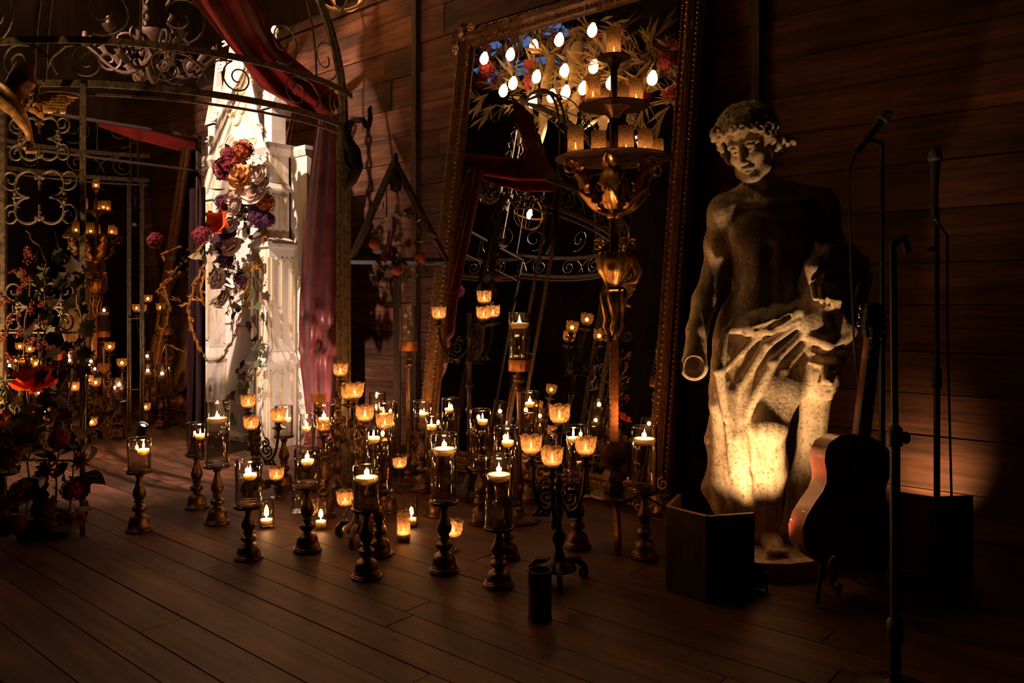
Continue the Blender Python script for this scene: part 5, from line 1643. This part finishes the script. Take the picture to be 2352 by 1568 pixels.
# ------------------------------------------------------------------ floor lamps behind wooden shields
def uplight(label, loc, target, power, color, angle, size=.03, tiltbody=True, lensm='lens', blend=.5):
    t = thing('uplight', label, 'lamp', loc)
    d = (Vector(target) - (Vector(loc) + Vector((0, 0, .07)))).normalized()
    q = d.to_track_quat('Z', 'Y').to_matrix().to_4x4()
    mat = Matrix.Translation((0, 0, .07)) @ q
    MB().lathe([(.0, -.05), (.034, -.05), (.038, -.046), (.038, .03), (.042, .032), (.042, .04), (.036, .04), (.036, .005), (0, .004)], 22).xf(mat).build('can', M['black'], t)
    MB().lathe([(0, .008), (.034, .008), (.034, .01), (0, .01)], 22).xf(mat).build('lens', M[lensm], t)
    MB().b2(-.05, .05, -.03, .03, 0, .008).b2(-.047, -.042, -.012, .012, 0, .075).b2(.042, .047, -.012, .012, 0, .075).build('bracket', M['black'], t, False)
    o = light('uplight_beam', 'SPOT', Vector((0, 0, .07)) + d * .014, power, color, t, size, spot_size=angle, spot_blend=blend)
    o.rotation_euler = d.to_track_quat('-Z', 'Y').to_euler()
    return t
def shield(label, pts, h, thick=.016):
    base = sum((Vector(p) for p in pts), Vector()) / len(pts)
    t = thing('light_shield', label, 'screen', base)
    for a, b in zip(pts, pts[1:]):
        a, b = Vector(a) - base, Vector(b) - base
        d = (b - a); L = d.length
        R3 = Matrix.Rotation(math.atan2(d.y, d.x), 3, 'Z')
        c = (a + b) / 2 + Vector((0, 0, h / 2))
        MB().box(c, (L - .003, thick, h), R3).build('panel', M['shield'], t, False)
        MB().box(Vector((c.x, c.y, h + .001)), (L - .003, thick, .002), R3).build('panel_edge', M['rawply'], t, False)
    MB().tube([Vector(pts[1]) - base, Vector(pts[1]) - base + Vector((0, 0, h))], .007, 6).build('hinge', M['black'], t)
sp = [P(1560, 1135, 3.175), P(1533, 1162, 2.99), P(1625, 1187, 2.85), P(1731, 1178, 2.895)]
shield("dark folding plywood screen standing at the statue's feet", [Vector((p.x, p.y, 0)) for p in sp], .315)
sp2 = [P(2064, 1131, 3.27), P(2141, 1142, 3.19)]
sp3 = [P(2147, 1143, 3.185), P(2233, 1139, 3.21)]
shield('dark folding plywood screen by the wall behind the right microphone stand', [Vector((p.x, p.y, 0)) for p in (sp2[0], sp2[1])] + [Vector((p.x, p.y, 0)) for p in (sp3[0], sp3[1])], .30)
uplight('black can uplight hidden inside the screen at statue feet', Vector((.915, 2.958, 0)), Vector((1.05, 3.19, .9)), 68.0, WARM_UP, math.radians(84), .02, True, 'lens', .9)
uplight('black can uplight behind the right-hand screen, lighting the wall', Vector((1.82, 3.43, 0)), wall_at(2140, 1085), 30.0, WARM_UP, math.radians(78), .02, True, 'lens', 1.0)
uplight('black can uplight on the floor left of the flower arrangement', Vector((-2.75, 3.0, 0)), Vector((-2.2, 3.6, 1.75)), 200.0, WARM_UP, math.radians(64), .02)
uplight('black can uplight on the floor before the white niche', F(694, 1106), F(694, 1106) + Vector((-.24, .52, 1.0)), 75.0, STAGE, math.radians(140), .02)

# ------------------------------------------------------------------ stage spotlight hung from the roof
def stage_spot():
    L = Vector((-3.35, 3.1, 4.1)); T = P(590, 430, 5.95)
    t = thing('stage_spotlight', 'black stage spotlight on a drop pole, aimed at the white niche', 'lamp', L)
    d = (T - L).normalized()
    q = d.to_track_quat('Z', 'Y').to_matrix().to_4x4()
    MB().lathe([(0, -.16), (.06, -.16), (.075, -.14), (.075, .08), (.09, .085), (.09, .12), (.08, .12), (.075, .0), (0, -.01)], 24).xf(q).build('housing', M['black'], t)
    MB().lathe([(0, .0), (.072, .0), (.072, .004), (0, .004)], 24).xf(q).build('lens', M['lens'], t)
    for a, off in enumerate((.135, .105, .042, .19)):      # left, top, right and bottom flaps
        e = Vector((math.cos(a * PI / 2), math.sin(a * PI / 2), 0)); s_ = Vector((-e.y, e.x, 0))
        p0, p1, wd = e * .088 + Vector((0, 0, .115)), e * off + Vector((0, 0, .25)), .17
        nn = (p1 - p0).cross(s_).normalized() * .003
        q4 = [p0 + s_ * .09, p0 - s_ * .09, p1 - s_ * wd, p1 + s_ * wd]
        MB().add(q4 + [v + nn for v in q4], [(0, 1, 2, 3), (7, 6, 5, 4), (0, 4, 5, 1), (2, 6, 7, 3), (1, 5, 6, 2), (0, 3, 7, 4)]).xf(q).build('barn_door', M['black'], t, False)
    MB().tube([(0, 0, .08), (0, 0, ZC - L.z)], .018, 8).build('drop_pole', M['iron'], t)
    o = light('stage_beam', 'SPOT', d * .012, 1800.0, STAGE, t, .018, spot_size=math.radians(76), spot_blend=.1)
    o.rotation_euler = d.to_track_quat('-Z', 'Y').to_euler()
stage_spot()

# ------------------------------------------------------------------ acoustic guitar on its stand
def guitar():
    Yg = 2.9
    b0 = P(1944, 1308, Yg); b1 = P(2014, 694, Yg + .12)
    ax = (b1 - b0); Lg = ax.length; ax.normalize()
    side = Vector((.96, .22, 0)); side = (side - ax * side.dot(ax)).normalized()
    nrm = side.cross(ax).normalized()
    if nrm.y > 0: nrm = -nrm
    loc = Vector((b0.x, b0.y, 0))
    t = thing('acoustic_guitar', 'dark lacquered acoustic guitar leaning upright beside the statue', 'guitar', loc)
    k = Lg / 1.0
    fr = lambda u, v, w: b0 - loc + side * (u * k) + ax * (v * k) + nrm * (w * k)
    hw = [(0, .02), (.008, .09), (.03, .15), (.07, .185), (.12, .196), (.17, .186), (.22, .16), (.265, .132), (.3, .122), (.335, .126), (.375, .14), (.41, .142), (.445, .128), (.475, .09), (.488, .04)]
    out = [(w, v) for v, w in hw] + [(-w, v) for v, w in reversed(hw)]
    MB().prism(out, fr, -.095, 0).build('body', M['guitar'], t, True, 40)
    m = MB(); m.tube([fr(u, v, .001) for u, v in out], .004, 5, True); m.build('edge_binding', M['copper'], t)
    MB().prism([(.052 * math.cos(a), .318 + .052 * math.sin(a)) for a in [j * PI / 14 for j in range(28)]], fr, .0, .0012).build('sound_hole', M['black'], t, False)
    MB().tube([fr(.06 * math.cos(a), .318 + .06 * math.sin(a), .001) for a in [j * PI / 16 for j in range(32)]], .003, 5, True).build('rosette', M['gneck'], t)
    MB().prism([(-.055, .16), (.055, .16), (.06, .175), (.05, .19), (-.05, .19), (-.06, .175)], fr, 0, .012).build('bridge', M['gneck'], t, False)
    fb_ = MB().prism([(-.028, .372), (.028, .372), (.024, .855), (-.024, .855)], fr, .001, .016).build('fretboard', M['gneck'], t, False)
    MB().prism([(-.026, .47), (.026, .47), (.022, .86), (-.022, .86)], fr, -.022, .0).build('neck', M['guitar'], t, False)
    hs_ = MB().prism([(-.026, .858), (.026, .858), (.038, .89), (.036, .99), (0, 1.0), (-.036, .99), (-.038, .89)], fr, -.02, .0).build('headstock', M['gneck'], t, False)
    me = MB().box((0, 0, 0), (.05 * k, .0022, .0022)).mesh('fret', M['nylon'], False)
    for i in range(1, 19):
        v = .857 - (.857 - .18) * (1 - 2 ** (-i / 12))
        o = put('fret', me, fb_, fr(0, v, .0165)); o.rotation_euler = Matrix((side, ax, nrm)).transposed().to_euler()
    MB().box((0, 0, 0), (.05 * k, .004, .005)).xf(Matrix.Translation(fr(0, .857, .016)) @ Matrix((side, ax, nrm)).transposed().to_4x4()).build('nut', M['nylon'], t, False)
    for i in range(6):
        u = (i - 2.5)
        MB().tube([fr(u * .0105, .175, .014), fr(u * .0105, .18, .0185), fr(u * .0072, .857, .0195), fr(u * .009, .9, .004)], .0011, 4).build('string', M['nylon'], t)
    for i in range(6):
        s_ = -1 if i < 3 else 1
        v = .905 + (i % 3) * .033
        m = MB().tube([fr(s_ * .03, v, -.01), fr(s_ * .052, v, -.01)], .0035, 6).ball(fr(s_ * .058, v, -.01), (.009, .007, .011), 8, 5)
        m.build('tuning_peg', M['steel'], hs_)
    # stand
    p = Vector((b0.x + .02, b0.y + .02, 0))
    s = thing('guitar_stand', 'black tubular guitar stand under the acoustic guitar', 'stand', p)
    q = lambda x, y, z: Vector((x, y, z))
    for sx in (-1, 1):
        MB().tube([q(sx * .02, .1, .5), q(sx * .06, .05, .3), q(sx * .16, -.1, .01)], .009, 8).build('leg', M['iron'], s)
        MB().tube([q(sx * .07, .03, .24), q(sx * .09, -.05, .06), q(sx * .09, -.12, .055), q(sx * .09, -.135, .09)], .009, 8).build('cradle_arm', M['iron'], s)
    MB().tube([q(0, .1, .5), q(0, .13, .01)], .009, 8).build('leg', M['iron'], s)
    MB().tube([q(-.06, .05, .3), q(.06, .05, .3)], .008, 8).build('cross_brace', M['iron'], s)
    MB().tube([P(x, y, 2.83) - p for x, y in ((1918, 1276), (1908, 1284), (1904, 1298), (1906, 1312), (1916, 1320))], .0045, 6).build('padded_strap', M['copper'], s)
guitar()

# ------------------------------------------------------------------ microphone stands
def mic_parts(t, a, b, r=.024):
    "microphone from tail a to grille b"
    d = (b - a).normalized()
    MB().tube([a, a.lerp(b, .55), a.lerp(b, .78)], [r * .45, r * .62, r * .85], 14).build('microphone_body', M['black'], t)
    q = d.to_track_quat('Z', 'Y').to_matrix().to_4x4()
    MB().lathe([(r * .85, 0), (r * 1.05, .008), (r * 1.08, .012), (r * 1.05, .016), (r * .98, .03), (r * .75, .046), (r * .35, .056), (0, .058)], 18).xf(Matrix.Translation(a.lerp(b, .76)) @ q).build('microphone_grille', M['mesh'], t)
def mic_round(label, x, Y, ytop, mic, cable, clip):
    g = P(x, ytop, Y); loc = Vector((g.x, g.y, 0))
    t = thing('microphone_stand', label, 'microphone stand', loc)
    MB().lathe([(.12, 0), (.122, .006), (.118, .014), (.04, .024), (.016, .03), (.014, .05), (0, .05)], 28).build('round_base', M['iron'], t)
    H = g.z
    MB().tube([(0, 0, .04), (0, 0, H * .58)], .0115, 10).build('lower_tube', M['black'], t)
    MB().tube([(0, 0, H * .56), (0, 0, H)], .0085, 10).build('upper_tube', M['black'], t)
    MB().lathe([(.011, H * .55), (.017, H * .555), (.017, H * .6), (.011, H * .61), (0, H * .612)], 12).build('clutch', M['black'], t)
    a, b = P(*mic[0]) - loc, P(*mic[1]) - loc
    mic_parts(t, a, b)
    MB().tube([Vector((0, 0, H)), a.lerp(b, .35)], .011, 8).build('clip', M['black'], t)
    MB().tube([P(*clip[0]) - loc, P(*clip[1]) - loc], .009, 8).build('thumb_screw', M['steel'], t)
    MB().tube([P(*c) - loc for c in cable], .0045, 6).build('cable', M['cable'], t)
mic_round('black microphone stand with tilted microphone, left of the pair', 2026, 3.1, 330, ((1966, 352, 3.08), (2040, 258, 3.1)),
          [(1966, 352, 3.08), (1953, 385, 3.06), (1950, 420, 3.06), (1954, 600, 3.06), (1962, 800, 3.06), (1985, 1000, 3.07), (2005, 1200, 3.08), (2016, 1318, 3.08)], ((2043, 262, 3.08), (2048, 256, 3.08)))
mic_round('black microphone stand with upright microphone before the wall', 2152, 3.0, 520, ((2146, 500, 2.98), (2148, 330, 2.98)),
          [(2146, 500, 2.98), (2160, 520, 2.99), (2176, 540, 3.0), (2176, 760, 3.0), (2182, 1000, 3.0), (2187, 1200, 3.0), (2180, 1330, 3.0)], ((2133, 573, 2.97), (2148, 571, 2.97)))
def near_stand():
    Y = 2.2
    loc = Vector(((2056 - CXP) * Y / FPX, Y, 0))
    t = thing('bare_stand', 'bare black stand with side knob, nearest the camera at right', 'stand', loc)
    H = P(2050, 556, Y).z
    MB().tube([(0, 0, .16), (0, 0, .72)], .0135, 10).build('lower_tube', M['black'], t)
    MB().tube([(0, 0, .7), (-.006, 0, H)], .0095, 10).build('upper_tube', M['black'], t)
    MB().lathe([(.013, .69), (.02, .695), (.02, .74), (.012, .75)], 12).build('clutch', M['black'], t)
    MB().ball((.03, 0, .715), (.014, .012, .018), 8, 5).build('knob', M['black'], t)
    MB().tube([(-.006, 0, H - .005), (.022, -.01, H + .012), (.03, -.01, H - .03)], .012, 8).build('top_clip', M['black'], t)
    MB().lathe([(.018, .14), (.022, .145), (.022, .2), (.014, .21)], 12).build('collar', M['black'], t)
    MB().lathe([(.1, 0), (.102, .006), (.096, .016), (.03, .026), (.016, .035), (.014, .2), (0, .2)], 26).build('round_base', M['iron'], t)
near_stand()

# ------------------------------------------------------------------ flowers on the front gazebo leg
def bush():
    base = F(95, 1236)
    t = thing('flower_arrangement', 'ivy, berry and poppy arrangement climbing the left gazebo leg', 'flowers', base)
    q = lambda x, y, Y: P(x, y, Y) - base
    r = frnd
    z0 = Vector()
    for (pts) in ([(120, 1230, 3.68), (140, 1000, 3.62), (190, 760, 3.6), (165, 640, 3.58), (125, 530, 3.6)], [(60, 1230, 3.66), (70, 980, 3.6), (55, 780, 3.56), (70, 640, 3.56), (85, 575, 3.58)],
                  [(20, 1230, 3.66), (5, 1000, 3.6), (10, 800, 3.56), (30, 700, 3.56)], [(150, 1200, 3.66), (185, 1000, 3.6), (205, 860, 3.56), (180, 700, 3.55)], [(80, 900, 3.55), (110, 720, 3.52), (100, 580, 3.56), (60, 530, 3.6)]):
        sm = [q(*p) for p in pts]
        pp = []
        for i in range(len(sm) - 1):
            for k in range(6): pp.append(sm[i].lerp(sm[i + 1], k / 6) + Vector((r.uniform(-.008, .008), r.uniform(-.008, .008), 0)))
        MB().tube(pp + [sm[-1]], .0045, 5).build('vine', M['stem'], t)
    for k in range(58):      # ivy above
        x, y = r.uniform(45, 205), 545 + r.random() ** .8 * 330
        if x < 90 and y < 620: continue
        sprig(t, z0, 'ivy_leaf', LM['ivy' if r.random() < .6 else 'ivyd'], q(x, y, r.uniform(3.5, 3.72)), r.uniform(.045, .085), (r.uniform(-.8, .8), -1 + r.uniform(-.1, .6), r.uniform(-.4, .9)), r.uniform(0, 6))
    for k in range(120):     # dark foliage below
        x, y = r.uniform(-25, 205), 860 + r.random() * 360
        w = 1 if y > 950 else .8
        sprig(t, z0, 'leaf', LM[r.choice(('longd', 'longd', 'ivyd', 'long', 'olive'))], q(x * w, y, r.uniform(3.42, 3.74)), r.uniform(.06, .12), (r.uniform(-1, 1), r.uniform(-1, .1), r.uniform(-.6, 1)), r.uniform(0, 6), 'along')
    for (x, y) in ((150, 1020), (185, 1045), (195, 1085), (150, 960), (205, 1060), (170, 1110), (60, 760), (185, 1150)):
        sprig(t, z0, 'leaf', LM['longd'], q(x, y, 3.52), .13, (r.uniform(0, 1), -.5, r.uniform(-.3, .8)), r.uniform(0, 6), 'along')
    for (x, y) in ((62, 600), (48, 618), (55, 640), (60, 655), (36, 672), (78, 590), (5, 700), (20, 740), (35, 735), (70, 715), (100, 740), (8, 780), (40, 770), (65, 790), (90, 800), (30, 830), (60, 820), (115, 830), (130, 845), (150, 835), (170, 822), (15, 690), (45, 860), (90, 700), (75, 870), (120, 800), (20, 880)):
        o = sprig(t, z0, 'berry_spray', FMS['berries'], q(x + r.uniform(-6, 6), y, 3.44 + r.uniform(0, .06)), r.uniform(.032, .044), (r.uniform(-.7, .7), -.2, r.uniform(-.2, 1)), r.uniform(0, 6), 'along')
    for (x, y, s, f) in ((80, 890, .085, 'poppy'), (20, 1050, .06, 'hydr_burg'), (110, 1080, .065, 'dahlia_burg'), (50, 1130, .06, 'hydr_rust'), (165, 1125, .05, 'hydr_burg'), (10, 1160, .06, 'dahlia_rust'), (100, 1170, .055, 'hydr_plum'), (150, 1190, .05, 'dahlia_burg'),
                         (60, 1000, .055, 'hydr_plum'), (135, 1010, .05, 'hydr_burg'), (185, 1060, .045, 'dahlia_burg'), (5, 960, .05, 'dahlia_rust'), (35, 1205, .05, 'hydr_burg'), (185, 1190, .04, 'dahlia_rust')):
        sprig(t, z0, 'poppy' if f == 'poppy' else 'flower_head', FMS[f], q(x, y, 3.42 + r.uniform(0, .05)), s, (r.uniform(-.3, .5), -1, .35) if f != 'poppy' else (.25, -.5, .85), r.random() * 6)
    for k in range(30):
        x, y = r.uniform(-25, 50), r.uniform(880, 1040)
        sprig(t, z0, 'grass_tuft', LM['needle'], q(x, y, r.uniform(3.45, 3.6)), r.uniform(.05, .09), (r.uniform(-.5, .6), -.3, 1), r.uniform(0, 6), 'along')
    MB().lathe([(.0, .0), (.11, 0), (.12, .03), (.125, .08), (.115, .1), (0, .1)], 20, (-.02, .06, 0)).build('planter', M['iron'], t)
bush()

# ------------------------------------------------------------------ garland on the niche
def garland():
    base = wall_at(530, 1004, 3.26); base.z = 0
    nb = wall_at(545, 600, 3.22)
    t = thing('flower_garland', 'cascading garland of poppies, roses, amaranth and ivy on the white niche', 'flowers', nb)
    r = frnd
    q = lambda x, y, d=0.0: wall_at(x, y, (2.72 if x < 462 else 3.25 - .53 * max(0.0, (505 - x) / 43.0) if x < 505 else 3.25) - d) - nb
    zero = Vector()
    N = -WY
    def fl_(x, y, rp, f, d=.08, nm='flower_head'):
        c = q(x, y, d)
        s = 1.3 * rp * (c + nb).y / FPX
        sprig(t, zero, nm, FMS[f], c, s, Vector((-.1, -1, .35)) if f == 'poppy' else N * .7 + Vector((r.uniform(-.5, .5), -.4, r.uniform(.1, .8))), r.random() * 6)
    for a in ((559, 345, 21, 'hydr_rust'), (525, 356, 16, 'hydr_burg'), (518, 388, 24, 'hydr_burg'), (548, 373, 18, 'dahlia_rust'), (553, 407, 22, 'rose_peach'), (545, 431, 18, 'dahlia_peach'), (594, 401, 16, 'rose_cream'), (588, 417, 12, 'rose_cream'), (605, 428, 12, 'rose_cream'),
              (540, 453, 17, 'rose_cream'), (584, 447, 21, 'rose_cream'), (540, 478, 15, 'rose_cream'), (609, 466, 19, 'hydr_rust'), (596, 497, 23, 'hydr_plum'), (617, 505, 14, 'hydr_plum'), (463, 540, 18, 'hydr_burg'), (535, 519, 12, 'rose_cream'), (533, 568, 17, 'rose_cream'),
              (508, 556, 22, 'hydr_plum'), (524, 532, 20, 'hydr_plum'), (500, 640, 17, 'rose_cream'), (516, 684, 15, 'rose_cream'), (522, 470, 16, 'hydr_burg'), (508, 462, 13, 'hydr_plum'), (566, 470, 15, 'dahlia_burg'), (556, 445, 13, 'dahlia_burg'), (520, 594, 18, 'hydr_plum'), (552, 640, 14, 'hydr_plum')):
        fl_(*a, d=(.17 if a[3][:4] == 'rose' else .07) + r.uniform(0, .08))
    fl_(502, 516, 22, 'poppy', .3, 'poppy')
    path = [(548, 350), (560, 400), (575, 450), (560, 490), (525, 530), (510, 570), (530, 620), (540, 670), (520, 700)]
    for k in range(190):
        i = r.randrange(len(path) - 1); w = r.random()
        x = path[i][0] * (1 - w) + path[i + 1][0] * w + r.gauss(0, 26); y = path[i][1] * (1 - w) + path[i + 1][1] * w + r.gauss(0, 18)
        x = min(max(x, 448), 622)
        kind = r.choice(('olive', 'olive', 'long', 'longd', 'longd')) if y < 600 else r.choice(('amberleaf', 'amberleaf', 'olive', 'long'))
        sprig(t, zero, 'leaf', LM[kind], q(x, y, r.uniform(.02, .12)), r.uniform(.06, .11), (r.uniform(-1, 1), -.5, r.uniform(-1, .6)), r.uniform(0, 6), 'along')
    for (pts, n, sc) in (([(575, 600), (570, 660), (555, 720), (530, 790), (505, 832)], 12, .06), ([(470, 600), (448, 650), (432, 700), (436, 740), (455, 790), (478, 830)], 13, .045), ([(470, 620), (462, 660), (466, 700)], 5, .05), ([(545, 600), (560, 650), (566, 690)], 5, .055), ([(590, 500), (600, 535), (607, 560)], 4, .04), ([(470, 560), (455, 575), (445, 590)], 3, .04), ([(528, 680), (535, 720), (530, 760)], 4, .05)):
        P3 = [q(x, y, .1) for x, y in pts]
        MB().tube(P3, .003, 5).build('strand', M['stem'], t)
        for k in range(n):
            u = k / n * (len(P3) - 1); i = min(int(u), len(P3) - 2)
            c = P3[i].lerp(P3[i + 1], u - i); d = (P3[i + 1] - P3[i]).normalized()
            sprig(t, zero, 'amaranth_tassel', FMS['amaranth'], c, sc * 1.6, d + Vector((r.uniform(-.25, .25), r.uniform(-.2, .1), r.uniform(-.1, .1))), r.uniform(0, 6), 'along')
            if k % 2: sprig(t, zero, 'leaf', LM['amberleaf'], c, sc, (r.uniform(-1, 1), -.5, r.uniform(-.6, .4)), r.uniform(0, 6), 'along')
    vines = [[(598, 640), (592, 700), (572, 740), (566, 800), (550, 860), (545, 920), (535, 980)], [(590, 640), (606, 690), (622, 740), (626, 800), (600, 850), (570, 890), (555, 950)], [(600, 660), (606, 720), (603, 790), (585, 830), (560, 880), (540, 920), (526, 985)]]
    for pts in vines:
        MB().tube([q(x, y, .07 + .015 * math.sin(y * .05)) for x, y in pts], .0025, 5).build('vine', M['stem'], t)
    for (x, y, kd) in ((609, 672, 'ivyd'), (606, 722, 'ivyd'), (573, 740, 'ivyd'), (561, 832, 'ivyd'), (545, 846, 'ivyd'), (555, 858, 'ivyd'), (578, 864, 'ivyd'), (604, 790, 'ivy'), (598, 808, 'ivy'), (591, 829, 'ivy'), (541, 900, 'ivyd'), (519, 916, 'ivy'), (556, 898, 'ivyd'), (530, 952, 'ivy'), (524, 975, 'ivy'), (567, 880, 'ivy'), (549, 882, 'ivy'), (520, 940, 'ivy'), (588, 700, 'ivy'), (586, 772, 'ivy'), (585, 783, 'ivy'), (528, 905, 'ivyd'), (535, 965, 'ivy'), (522, 995, 'ivy'), (516, 925, 'ivyd'), (596, 660, 'ivyd')):  # darker ivy leaves have their unlit, silhouetted look put into the colour
        sprig(t, zero, 'ivy_leaf', LM[kd], q(x, y, .08), r.uniform(.055, .085), N + Vector((r.uniform(-.5, .5), 0, r.uniform(-.2, .6))), r.uniform(2.2, 4.2))
garland()

# ------------------------------------------------------------------ flower cloud with bulbs, seen in the leaning mirror
def cloud():
    C0 = RF(1300, 160, .85)
    t = thing('hanging_flower_cloud', 'hanging cloud of pampas and dried flowers reflected at the top of the mirror', 'flowers', C0)
    r = random.Random(33)
    zero = Vector()
    q = lambda x, y, tt: RF(x, y, tt) - C0
    for k in range(230):
        x, y = r.uniform(1095, 1585), r.uniform(45, 250)
        if x < 1200 and y < 60: continue
        if x > 1450 and y < 90: continue
        sprig(t, zero, 'dried_sprig', LMD[r.choice((0, 0, 1))], q(x, y, r.uniform(.79, .89)), r.uniform(.2, .38), (r.uniform(-1, 1), r.uniform(-1, 1), r.uniform(-1, .4)), r.uniform(0, 6), 'along')
    for k in range(34):
        x, y = r.uniform(1100, 1570), r.uniform(70, 240)
        sprig(t, zero, 'flower_head', FMS[r.choice(('pink', 'pink', 'hydr_burg', 'dahlia_rust'))], q(x, y, r.uniform(.79, .86)), r.uniform(.07, .12), (r.uniform(-.5, .9), r.uniform(-1, .2), r.uniform(-1, .1)), r.random() * 6)
    for (x0, y0, x1, y1, wd) in ((1266, 128, 1239, 340, .05), (1328, 104, 1296, 215, .075), (1331, 202, 1309, 290, .05), (1210, 240, 1195, 335, .05), (1222, 205, 1205, 300, .045), (1392, 268, 1380, 300, .04), (1452, 262, 1446, 282, .035), (1282, 190, 1262, 260, .05), (1370, 180, 1350, 250, .045), (1240, 150, 1222, 215, .04)):
        a, b = q(x0, y0, .80), q(x1, y1, .77)
        pts = [a.lerp(b, k / 9) + Vector((r.uniform(-.02, .02), r.uniform(-.02, .02), 0)) for k in range(10)]
        MB().tube(pts, [1.2 * wd * (.5 + .6 * math.sin(PI * min(1, .1 + k / 10))) * r.uniform(.85, 1.1) for k in range(10)], 9).build('pampas_plume', M['pampas'], t)
    for k in range(26):      # arching branches
        x, y = r.uniform(1150, 1560), r.uniform(80, 200)
        a = q(x, y, .92); b = q(x + r.uniform(40, 130), y + r.uniform(-40, 40), r.uniform(.8, .98)); c = q(x + r.uniform(60, 160), y + r.uniform(20, 110), r.uniform(.8, .98))
        MB().tube(bez(a, a.lerp(b, .6) + Vector((0, 0, .2)), b, c, 10), [.014 - .001 * j for j in range(11)], 5).build('branch', M['dried'], t)
    MB().tube([Vector((0, 0, .15)), Vector((0, 0, ZC - C0.z))], .02, 6).build('hanging_rod', M['iron'], t)
    rows = (('top', ((1113, 131), (1173, 122), (1227, 103), (1285, 88), (1361, 66))), ('middle', ((1179, 188), (1233, 173), (1297, 159), (1364, 150), (1499, 176))), ('lowest', ((1157, 205), (1224, 230), (1268, 217), (1300, 208), (1340, 199), (1404, 187))))
    nth = ('first', 'second', 'third', 'fourth', 'fifth', 'sixth')
    for rw, i, (x, y) in [(rw, i, p_) for rw, ps in rows for i, p_ in enumerate(ps)]:
        p = RF(x, y, r.uniform(.715, .76))
        b = thing('string_bulb', 'glowing filament bulb, %s from left in the %s row reflected in the mirror' % (nth[i], rw), 'bulb', p, 0, 'bulbs in the hanging flower cloud')
        b.scale = (1.3, 1.3, 1.3)
        put('bulb_glass', cached('bulb', lambda: MB().lathe([(0, -.07), (.02, -.066), (.036, -.045), (.04, -.02), (.034, .01), (.018, .04), (.014, .05), (0, .05)], 14).mesh('bulb_glass', M['bulb'], True, 60)), b)
        put('socket', cached('sock', lambda: MB().lathe([(.016, .045), (.019, .05), (.019, .085), (.006, .095), (0, .3)], 12).mesh('socket', M['black'])), b)
        light('bulb_light', 'POINT', (0, 0, -.01), BULB_W, BULB_C, b, .04)
LMD = [leaf_mesh('needle', M['dried']), leaf_mesh('needle', M['pampas'])]
cloud()
def orb(c, R_, label, power):
    t = thing('orb_pendant', label, 'pendant light', c)
    for a in range(3):
        ang = a * PI / 3
        MB().tube([Vector((R_ * math.cos(q_) * math.cos(ang), R_ * math.cos(q_) * math.sin(ang), R_ * math.sin(q_))) for q_ in [j * PI / 20 for j in range(40)]], .012, 6, True, .5).build('hoop', M['rawply'], t)
    MB().tube([Vector((R_ * .98 * math.cos(q_), R_ * .98 * math.sin(q_), 0)) for q_ in [j * PI / 20 for j in range(40)]], .012, 6, True, .5).build('hoop', M['rawply'], t)
    MB().tube([(0, 0, .09), (0, 0, ZC - c.z)], .005, 6).build('cord', M['cable'], t)
    MB().lathe([(.014, .05), (.018, .055), (.018, .1), (0, .11)], 12).build('socket', M['black'], t)
    MB().lathe([(0, -.07), (.018, -.066), (.03, -.045), (.034, -.02), (.028, .015), (.014, .05), (0, .05)], 14).build('bulb', M['bulb'], t)
    light('bulb_light', 'POINT', (0, 0, -.01), power, BULB_C, t, .035)
orb(P(785, -42, 6.0), .22, 'wooden hoop orb pendant with bulb, cut by the top edge', 26.0)
orb(RF(1217, 490, .9), .2, 'wooden hoop orb pendant with bulb, reflected in the leaning mirror', 10.0)
